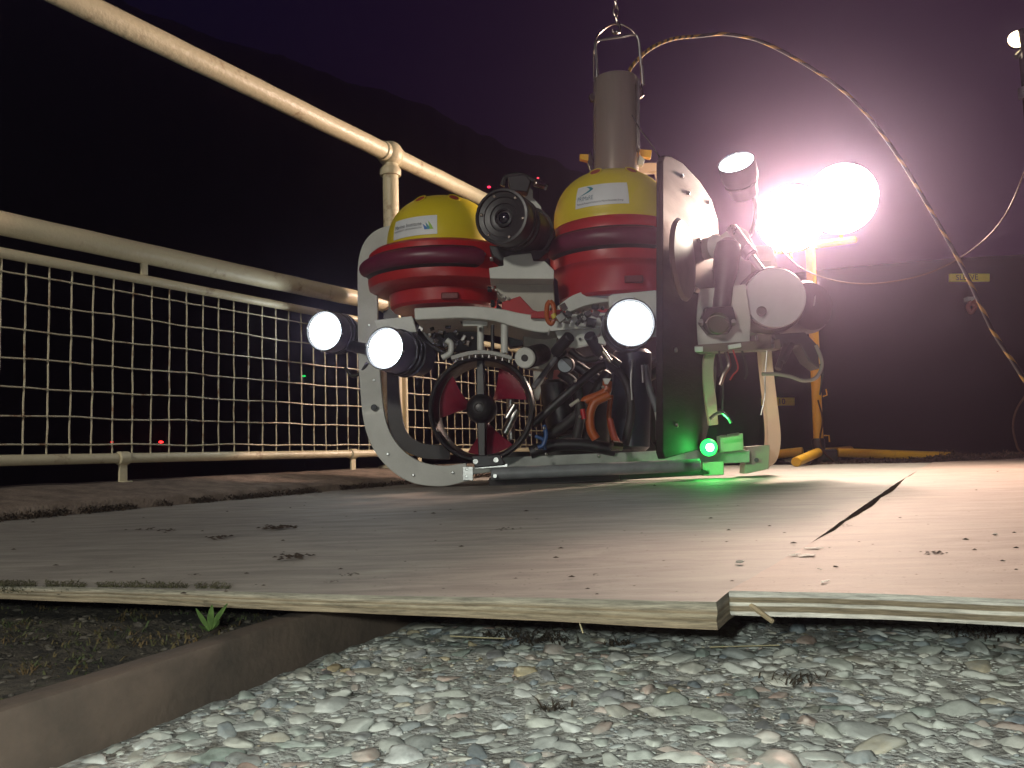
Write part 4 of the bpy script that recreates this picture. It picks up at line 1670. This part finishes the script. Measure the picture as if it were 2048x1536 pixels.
# dark electronics above it
r_ = random.Random(21)
for k in range(26):
    x, y = r_.uniform(1120, 1212), r_.uniform(606, 650)
    s_ = r_.uniform(.007, .02)
    MB().box(at(x, y, r_.uniform(2.12, 2.2)), (s_, s_ * r_.uniform(.6, 1.6), s_ * r_.uniform(.5, 1.2)), Matrix.Rotation(r_.uniform(0, 3), 3, 'Y')).build(
        'fitting', r_.choice([BLK, BLK, BLK, RUB, STEEL, DSTEEL]), VR, bevel=.001)
o = MB().tube(spline(ppts([(1100, 602), (1094, 612), (1094, 636), (1102, 648), (1108, 636), (1107, 612), (1100, 602)], 2.18), 6), .0062, 10).build('shackle', ORNG, VR)
MB().cyl(at(1110, 636, 2.17), at(1106, 628, 2.17), .007).build('shackle_pin', mat('yellow_pin', (.5, .38, .05), .5), o)
plate([(1062, 624), (1130, 618), (1132, 630), (1110, 636), (1062, 636)], 2.24, .02).build('float_tab', RED, VR, bevel=.002)
# fittings left of centre (small lamp cluster, steel pieces under left hull)
for k in range(34):
    x, y = r_.uniform(835, 960), r_.uniform(640, 690)
    s_ = r_.uniform(.006, .018)
    MB().box(at(x, y, r_.uniform(2.3, 2.5)), (s_, s_ * r_.uniform(.6, 1.6), s_ * r_.uniform(.5, 1.4)), Matrix.Rotation(r_.uniform(0, 3), 3, 'Y')).build(
        'fitting', r_.choice([BLK, BLK, RUB, BLK, STEEL, DSTEEL]), VR, bevel=.001)
plate([(826, 644), (958, 640), (970, 700), (905, 705), (870, 690), (828, 680)], 2.52, .04).build('equipment_tray', BLK, VR, bevel=.004)
plate([(990, 650), (1048, 648), (1058, 690), (1020, 696), (1005, 670)], 2.50, .04).build('equipment_tray', BLK, VR, bevel=.004)
plate([(925, 640), (975, 640), (975, 652), (925, 652)], 2.30, .05).build('clamp', HDPE, VR, bevel=.002)
tube_part('hose', [(835, 660), (860, 690), (905, 712), (920, 708)], 2.32, .007, RUB)
tube_part('hose', [(893, 680), (902, 688), (900, 706), (884, 716)], 2.28, .008, HDPE)
# chains / screws between left hull and camera mount
for k in range(22):
    x, y = r_.uniform(973, 1004), r_.uniform(500, 612)
    MB().box(at(x, y, r_.uniform(2.3, 2.38)), (.012, .012, .012 + .01 * r_.random()), Matrix.Rotation(r_.uniform(0, 3), 3, 'X')).build('fitting', r_.choice([BLK, RUB, STEEL, BLK]), VR, bevel=.002)
for x, y in ((985, 575), (992, 580), (997, 588), (1010, 596), (1018, 598), (969, 508), (984, 505)):
    MB().sphere(at(x, y, 2.27), .0045, 10).build('screw', STEEL, VR)
# heap of tubing in the middle
for pts, Y, r, m_ in [
    ([(1215, 762), (1210, 785), (1175, 800), (1170, 804)], 2.27, .013, ORNG), ([(1218, 790), (1190, 805), (1180, 830), (1182, 860), (1192, 878)], 2.25, .012, ORNG),
    ([(1222, 790), (1218, 830), (1222, 860), (1230, 885)], 2.33, .007, ORNG), ([(1165, 818), (1168, 838)], 2.24, .007, RED), ([(1220, 838), (1228, 870), (1238, 890)], 2.26, .008, mat('dull_red_hose', (.30, .05, .03), .5)),
    ([(1088, 850), (1092, 870), (1086, 890), (1076, 895)], 2.28, .006, BLUE), ([(1070, 872), (1086, 880), (1090, 900)], 2.3, .005, BLUE),
    ([(1140, 812), (1150, 805), (1158, 800)], 2.26, .005, TANP), ([(1065, 850), (1120, 800), (1190, 740), (1210, 730)], 2.36, .012, BLK),
    ([(1080, 880), (1130, 850), (1180, 800), (1215, 745)], 2.42, .016, RUB), ([(1060, 905), (1110, 890), (1170, 890), (1230, 900)], 2.34, .018, BLK),
    ([(1120, 745), (1150, 770), (1160, 830), (1150, 890)], 2.40, .014, RUB), ([(1210, 720), (1250, 760), (1262, 820), (1250, 890)], 2.36, .012, RUB),
    ([(1150, 730), (1200, 760), (1260, 770), (1320, 740)], 2.44, .016, BLK), ([(1290, 730), (1300, 780), (1316, 830), (1318, 880)], 2.30, .009, mat('grey_hose2', (.12, .13, .14), .4)),
    ([(1140, 700), (1170, 720), (1210, 712), (1240, 730)], 2.26, .010, BLK), ([(1265, 720), (1262, 760), (1264, 800)], 2.24, .003, STEEL), ([(1284, 730), (1286, 765)], 2.22, .003, STEEL),
]:
    tube_part('hose', pts, Y, r, m_)
pot('bottle', (1110, 760, 2.5), (1125, 870, 2.5), .045, BLK, .01)
pot('bottle', (1265, 700, 2.42), (1260, 900, 2.42), .055, mat('blue_black', (.012, .018, .028), .3), .01)
pot('bottle', (1190, 740, 2.55), (1185, 900, 2.55), .05, RUB, .01)
pot('bottle', (1330, 720, 2.62), (1335, 890, 2.62), .05, BLK, .01)
pot('bottle', (1020, 760, 2.62), (1022, 880, 2.62), .012, STEEL, .002)
pot('steel_bar', (1008, 868, 2.42), (1034, 818, 2.42), .012, STEEL)
pot('steel_bar', (1012, 838, 2.36), (1030, 808, 2.36), .008, STEEL)
o = pot('gauge', (1130, 730, 2.24), (1134, 730, 2.30), .022, BLK)
MB().lathe([(.0005, .0008), (.019, .0008)], at(1130, 730, 2.24), (-.05, -1, 0), 24, caps=False).build('gauge_face', mat('gauge_grey', (.22, .25, .28), .3), o)
plate([(1206, 757), (1222, 757), (1216, 768), (1210, 768)], 2.24, .01).build('fitting', HDPE, VR)
MB().lathe([(.004, 0), (.012, .004), (.014, .03), (.010, .034)], at(1246, 893, 2.22), (-1, -.2, .12), 18).build('connector', DSTEEL, VR)
for x, y in ((1218, 720), (1150, 762), (1160, 833), (1190, 700), (1202, 716), (1088, 856), (1072, 898), (1092, 908), (1198, 912), (1060, 870), (1206, 774)):
    MB().sphere(at(x, y, 2.23), .0045, 10).build('screw', STEEL, VR)
for (x0, y0, x1, y1) in ((1310, 824, 1316, 838), (1322, 820, 1331, 850)):
    plate([(x0, y0), (x1, y0), ((x0 + x1) / 2 + 2, y1 + 8), ((x0 + x1) / 2 - 1, y1)], 2.2, .01).build('fitting', HDPE, VR, bevel=.001)
# back wall of the vehicle so the middle reads closed
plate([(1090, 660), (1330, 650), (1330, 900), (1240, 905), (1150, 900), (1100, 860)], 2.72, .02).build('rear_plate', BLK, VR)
plate([(960, 905), (1060, 903), (1400, 888), (1400, 900), (960, 920)], 2.6, .05).build('bottom_plate', RUB, VR)

# --- lifting latch tube on top
LY = 2.52
top_c, bot_c = at(1231, 160, LY), at(1232, 420, LY)
rT = 46 * S(LY)
TUBEM = mat('tube_steel', (.44, .37, .31), .22, .6, var=.35, vscale=7, stretch=(1, 1, .1))
T = MB().lathe([(rT * .94, 0), (rT, .003), (rT, (top_c - bot_c).length - .004), (rT * .97, (top_c - bot_c).length), (rT * .90, (top_c - bot_c).length), (rT * .88, (top_c - bot_c).length - .05)], bot_c, top_c - bot_c, 56).build('latch_tube', TUBEM, VR)
MB().prism(ppts([(1275, 155), (1280, 158), (1280, 300), (1275, 290)], 2.46), (0, .03, 0)).build('guide_strip', STEEL, T, bevel=.001)
for pts in ([(1186, 185), (1178, 190), (1182, 200), (1190, 200)], [(1276, 178), (1284, 165), (1288, 190), (1280, 195)], [(1177, 308), (1160, 308), (1160, 318), (1177, 322)],
            [(1280, 298), (1304, 300), (1302, 316), (1282, 312)], [(1186, 318), (1180, 300), (1175, 325), (1183, 345)], [(1280, 310), (1290, 318), (1286, 330), (1274, 330)]):
    m_ = PAINTY if pts[0][0] in (1177, 1280) and pts[0][1] in (308, 298) else (HDPE if pts[0] == (1280, 310) else DSTEEL)
    MB().prism(ppts(pts, 2.50), (0, .02, 0)).build('latch_lug', m_, T, bevel=.001)
hb = spline(ppts([(1194, 160), (1193, 120), (1191, 92), (1195, 82), (1204, 79), (1240, 74), (1266, 70), (1276, 78), (1280, 110), (1284, 160)], 2.52), 10)
MB().tube(hb, .0042, 10).build('bail', STEEL, T)
MB().tube(spline(ppts([(1188, 160), (1188, 100), (1196, 70), (1222, 50), (1245, 50), (1268, 66), (1282, 100), (1285, 160)], 2.56), 10), .0026, 8).build('bail', DSTEEL, T)
MB().cyl(at(1194, 140, 2.515), at(1194, 162, 2.515), .0065).build('bail_sleeve', STEEL, T)
MB().cyl(at(1283, 132, 2.515), at(1286, 170, 2.515), .0055).build('bail_sleeve', STEEL, T)
MB().tube(spline(ppts([(1264, 230), (1280, 258), (1300, 285), (1326, 325)], 2.44), 8), .0018, 6).build('lanyard', RUB, VR)

# --- green survey laser on the front of the frame
lc = at(1418, 895, 2.26)
LB = MB().cyl(lc + Vector((0, .004, 0)), lc + Vector((.01, .11, 0)), .019, seg=28, bev=.002).build('laser', BLK, VR)
LB['label'] = 'laser unit shining bright green near the foot of the right frame'
GE = mat('laser_emitter', (.2, 1, .4), .3, emit=(.45, 1.0, .62), estr=20)
MB().lathe([(.0003, .014), (.008, .0125), (.0105, .011)], lc, (0, -1, 0), 28, caps=False).build('laser_window', GE, LB)
MB().lathe([(.0105, .011), (.019, .004), (.023, -.003)], lc, (0, -1, 0), 28, caps=False).build('laser_glow_ring', mat('laser_glow_green', (.02, .5, .06), .4, emit=(.02, 1.0, .10), estr=3.0), LB)  # glowing ring added to imitate the green glare around the emitter
lamp('laser_light', 'POINT', lc + Vector((0, -.03, 0)), 0.95, (.04, 1.0, .12), .012)
plate([(1440, 872), (1486, 866), (1488, 900), (1440, 905)], 2.31, .04).build('laser_bracket', TANP, VR, bevel=.002)
MB().cyl(at(1440, 874, 2.27), at(1478, 868, 2.27), .004).build('steel_bar', STEEL, VR)

# ================================================================== CABLES, CHAIN
def chain():
    b = MB()
    p0 = at(1234, 62, 2.52)
    root = thing('lifting_chain', p0, 'thin steel lifting chain hanging above the latch tube', 'chain')
    hk = MB().tube(spline(ppts([(1234, 44), (1240, 54), (1238, 64), (1228, 66), (1225, 60)], 2.52), 8), .0045, 10).build('hook', DSTEEL, root)
    MB().sphere(at(1234, 64, 2.50), .007, 14).build('hook_eye', STEEL, root)
    z = at(1233, 46, 2.52)
    top = Vector((z.x - .012, z.y, z.z + .9))
    n = 34
    L = (top - z).length
    for i in range(n):
        c = z.lerp(top, (i + .5) / n)
        h = L / n * .72
        ring = []
        for k in range(13):
            a = 2 * math.pi * k / 12
            x, zz = .0075 * math.cos(a), h * math.sin(a)
            ring.append(c + (Vector((x, 0, zz)) if i % 2 else Vector((0, x, zz))))
        b.tube(ring, .0022, 6, cap=False)
    b.build('chain_links', DSTEEL, root)


chain()

# striped umbilical
um_pts = [(1248, 190, 2.52), (1254, 156, 2.52), (1266, 130, 2.52), (1300, 98, 2.53), (1345, 78, 2.55), (1400, 72, 2.58), (1450, 68, 2.6), (1520, 82, 2.64), (1600, 122, 2.68), (1680, 176, 2.7), (1740, 236, 2.7),
          (1800, 318, 2.68), (1860, 418, 2.62), (1910, 506, 2.55), (1945, 575, 2.48), (1985, 660, 2.4), (2030, 730, 2.3), (2080, 810, 2.2), (2150, 930, 2.1)]


def umbilical():
    P_ = spline([at(x, y, Y) for x, y, Y in um_pts], 26)
    s = [0]
    for a, b_ in zip(P_, P_[1:]):
        s.append(s[-1] + (b_ - a).length)
    seg = 16
    b = MB()
    n = len(P_)
    u = None
    vs, us = [], []
    for i in range(n):
        t = (P_[min(i + 1, n - 1)] - P_[max(i - 1, 0)]).normalized()
        u = t.orthogonal().normalized() if u is None else (u - t * u.dot(t)).normalized()
        w = t.cross(u)
        for k in range(seg):
            a = 2 * math.pi * k / seg
            vs.append(P_[i] + (u * math.cos(a) + w * math.sin(a)) * .0058)
    fs, mi = [], []
    for i in range(n - 1):
        tw = s[i] < .34
        for k in range(seg):
            k2 = (k + 1) % seg
            fs.append((i * seg + k, i * seg + k2, (i + 1) * seg + k2, (i + 1) * seg + k))
            ph = (s[i] / (.022 if tw else .098) + k / seg) % 1
            mi.append(1 if ph < (.55 if tw else .30) else 0)
    b.add(vs, fs)
    b.mi = mi
    o = b.build('umbilical_cable', [mat('black_sheath', (.008, .007, .007), .7, spec=.1), mat('yellow_tape', (.22, .12, .012), .7, spec=.1)], smooth=True)
    tag(o, 'thick black cable wrapped in yellow spiral tape arching over the work light', 'cable')


umbilical()
TW = mat('brown_wire', (.07, .035, .022), .6, spec=.2)
tag(MB().tube(spline([at(*p) for p in [(1552, 478, 3.2), (1568, 505, 3.1), (1610, 540, 3.0), (1680, 563, 2.9), (1760, 566, 2.8), (1860, 545, 2.7), (1950, 495, 2.6), (2010, 430, 2.5), (2054, 330, 2.5), (2110, 180, 3.2), (2100, 90, 4.6), (2054, 70, 5.6)]], 14), .0022, 8).build('thin_wire', TW),
    'thin brown wire sagging from the work light to the upper right', 'wire')
tag(MB().tube(spline([at(*p) for p in [(2060, 780, 3.2), (2035, 815, 3.2), (2026, 850, 3.2), (2032, 885, 3.2), (2044, 905, 3.2), (2090, 925, 3.2)]], 12), .004, 8).build('loose_cable', TW),
    'loop of loose cable at the right edge above the dirt bank', 'cable')

# ================================================================== WORK LIGHT
def worklight():
    Y = 3.32
    s = S(Y)
    base = at(1640, 912, Y)
    root = thing('work_light', base, 'yellow tubular stand with two blazing halogen floodlights behind the vehicle', 'work light')
    r = 9.5 * s
    MB().cyl(at(1638, 905, Y), at(1620, 492, Y), r, seg=24, bev=.002).build('pole', PAINTY, root)
    MB().lathe([(r * 1.25, -.02), (r * 1.3, 0), (r * 1.3, .05), (r * 1.1, .055)], at(1638, 905, Y), (0, 0, 1), 24).build('collar', BLK, root)
    MB().box(at(1645, 912, Y), (.10, .06, .05)).build('base_joint', BLK, root, bevel=.006)
    # base tubes
    for a, b_ in (((1530, 911, Y + .12), (1606, 903, Y + .05)), ((1592, 924, Y - .28), (1636, 905, Y - .03)), ((1674, 905, Y), (1900, 913, Y + .05)), ((1650, 905, Y + .05), (1700, 900, Y + .5))):
        MB().cyl(at(*a), at(*b_), r * .95, seg=20, bev=.002).build('foot', PAINTY, root)
    MB().cyl(at(1548, 503, Y), at(1712, 479, Y), r * .80, seg=20, bev=.002).build('cross_bar', PAINTY, root)
    # wire hooks on the pole
    for pts in ([(1652, 778), (1654, 790), (1646, 793)], [(1648, 871), (1658, 871), (1659, 884)]):
        MB().tube(ppts(pts, Y), .0028, 8).build('wire_hook', PAINTY, root)
    MB().tube(spline(ppts([(1636, 800), (1645, 840), (1640, 880), (1650, 906), (1672, 926)], Y - .04), 8), .0035, 8).build('flex', TW, root)
    # floodlights
    HOT = mat('halogen_glass', (1, .9, .75), .3, emit=(1.0, .86, .70), estr=170)
    tgt = Vector((.05, 1.3, .15))
    for i, (x, y, rad) in enumerate(((1582, 437, 66), (1683, 398, 70))):
        c = at(x, y, Y - .03)
        n = (tgt - c)
        n.z = -.22
        n = n.normalized()
        R_ = rad * s
        Hd = MB().lathe([(R_ * .45, -.10), (R_ * .8, -.08), (R_ * .97, -.03), (R_ * 1.0, 0), (R_ * 1.0, .005)], c, n, 40).build('floodlight', BLK, root)
        MB().lathe([(.0005, .014), (R_ * .6, .012), (R_ * 1.0, .006)], c, n, 40, caps=False).build('floodlight_glass', HOT, Hd)
        MB().tube(ppts([(x - 2, y + 60, Y), (x, y + 80, Y + .01)], Y), .008, 8).build('floodlight_yoke', PAINTY, Hd)
        if i == 1:
            n = Vector((.22, -1.0, -.56)).normalized()
        hl = lamp('halogen', 'AREA', c + n * .03, (25, 17)[i], (1.0, .64, .50), R_ * (.6, 1.0)[i], c + n)
        hl.data.spread = math.radians((130, 70)[i])
    tag(root, None)


worklight()

# ================================================================== BOAT BEHIND
def boat():
    Y = 5.6
    root = thing('moored_boat', at(1700, 900, Y), 'black hulled work boat moored beyond the quay with yellow name plates', 'boat')
    HB = mat('black_hull_paint', (.0015, .0012, .0015), .8, spec=.03, var=.3, vscale=2)
    b = MB()
    # hull as a lofted shape: bow at the left, side towards the quay
    xs = [1.45 + .55 * i for i in range(16)]
    rows = []
    for i, x in enumerate(xs):
        f = min(1, (i + .2) / 5)
        half = 1.3 * math.sin(f * math.pi / 2)
        sheer = 1.42 - .02 * i
        row = []
        for k in range(9):
            v = k / 8
            row.append(Vector((x, Y + 1.3 - half * (.55 + .45 * v), -2.6 + (sheer + 2.6) * v)))
        for k in range(8, -1, -1):
            v = k / 8
            row.append(Vector((x, Y + 1.3 + half * (.55 + .45 * v), -2.6 + (sheer + 2.6) * v)))
        rows.append(row)
    m = len(rows[0])
    b.add([v for r in rows for v in r], [(i * m + k, (i + 1) * m + k, (i + 1) * m + (k + 1) % m, i * m + (k + 1) % m) for i in range(len(rows) - 1) for k in range(m)])
    b.add([v for v in rows[0]], [tuple(range(m))])
    b.add([v for v in rows[-1]], [tuple(reversed(range(m)))])
    b.build('hull', HB, root)
    YP = mat('plate_yellow', (.95, .86, .06), .35)
    BK = mat('plate_black', (.02, .02, .015), .5)

    def plate_text(x0, y0, x1, y1, s, size, ox, nm):
        yy = Y - .07
        p = plate(rect(x0, y0, x1, y1), yy, .02).build(nm, YP, root, bevel=.004)
        vs, fs = text_mesh(s, size)
        o_ = at(ox, (y0 + y1) / 2, yy - .006)
        hgt = max(v.y for v in vs)
        MB().add([o_ + Vector((v.x * .92, 0, v.y - hgt / 2)) for v in vs], fs).build('lettering', BK, p, smooth=False)
    plate_text(1900, 547, 1980, 563, 'SLEEVE', .052, 1912, 'name_plate')
    plate_text(1524, 795, 1590, 811, '10', .052, 1556, 'number_plate')
    plate(rect(1935, 593, 1949, 602), Y - .1, .05).build('cleat', HDPE, root, bevel=.004)
    MB().tube(spline(ppts([(1938, 604), (1950, 612), (1942, 625), (1936, 612), (1948, 604), (1958, 600)], Y - .1), 6), .014, 8).build('rope', mat('orange_rope', (.30, .09, .05), .8), root)
    # mast with lamp at the upper right
    mx = at(2052, 140, Y)
    MB().cyl((mx.x, mx.y, .9), (mx.x, mx.y, at(2052, 60, Y).z), .035, seg=16).build('mast', DSTEEL, root)
    lo = at(2036, 78, Y)
    L = MB().lathe([(.03, -.07), (.06, -.03), (.068, 0)], lo, (-.3, -.75, .1), 20).build('mast_lamp', DSTEEL, root)
    MB().lathe([(.0005, .004), (.062, .002)], lo, (-.3, -.75, .1), 20, caps=False).build('mast_lamp_glass', mat('mast_lamp_glow', (1, .9, .6), .3, emit=(1, .86, .55), estr=9), L)
    MB().tube(spline(ppts([(2032, 114), (2042, 104), (2056, 100)], Y), 6), .02, 8).build('mast_arm', STEEL, root)
    MB().cyl(at(2047, 176, Y), at(2048, 196, Y), .035, seg=12).build('pulley', STEEL, root)


boat()

# ================================================================== FAR LIGHTS
def farlight(x, y, Y, r, col, st, lab):
    m = mat('far_light_%d_%d' % (x, y), col, .5, emit=col, estr=st)
    c = at(x, y, Y)
    root = thing('harbour_lamp', (c.x, c.y, -2.4), lab, 'harbour light', 'small lights scattered across the dark harbour')
    MB().cyl((c.x, c.y + r * 1.2, -2.4), (c.x, c.y + r * 1.2, c.z), r * .3, seg=8).build('pole', BLK, root)
    MB().sphere(c, r, 12, (1.4, 1, .7)).build('lantern', m, root)


farlight(224, 884, 30, .035, (1, .02, .02), 5, 'faint red harbour light, left one of two low behind the mesh railing')
farlight(322, 884, 30, .06, (1, .02, .02), 7, 'brighter red harbour light, right one of two low behind the mesh railing')
farlight(608, 752, 30, .05, (.02, 1, .15), 1.2, 'small green harbour light below the leftmost vehicle lamp')
farlight(978, 374, 28, .045, (1, .02, .06), 6, 'red light in the dark just above the black camera housing')
farlight(1076, 356, 28, .03, (1, .05, .08), 4, 'small red light beyond the connector above the mount')
farlight(1803, 822, 7.6, .022, (1, .02, .03), 5, 'red light low on the right between the stand and the cable')
farlight(1666, 777, 7.6, .022, (1, .06, .08), 3, 'short red light close to the yellow pole')
farlight(1697, 845, 7.6, .014, (.8, .85, 1), 2, 'tiny white light low on the right of the yellow pole')

# ================================================================== HAZE, added to stand in for lens glare round the lamps
HZ = bpy.data.materials.new('glare_haze_mat')
HZ.use_nodes = True
nt = HZ.node_tree
nt.nodes.clear()
ho = nt.nodes.new('ShaderNodeOutputMaterial')
hv = nt.nodes.new('ShaderNodeVolumePrincipled')
hv.inputs['Color'].default_value = (.84, .68, 1.0, 1)
hv.inputs['Density'].default_value = 0.0085
hv.inputs['Anisotropy'].default_value = 0.91
nt.links.new(hv.outputs[0], ho.inputs['Volume'])
b = MB()
b.box((0, 40, 20), (180, 120, 50))
o = b.build('glare_haze', HZ, smooth=False)
o['kind'] = 'stuff'
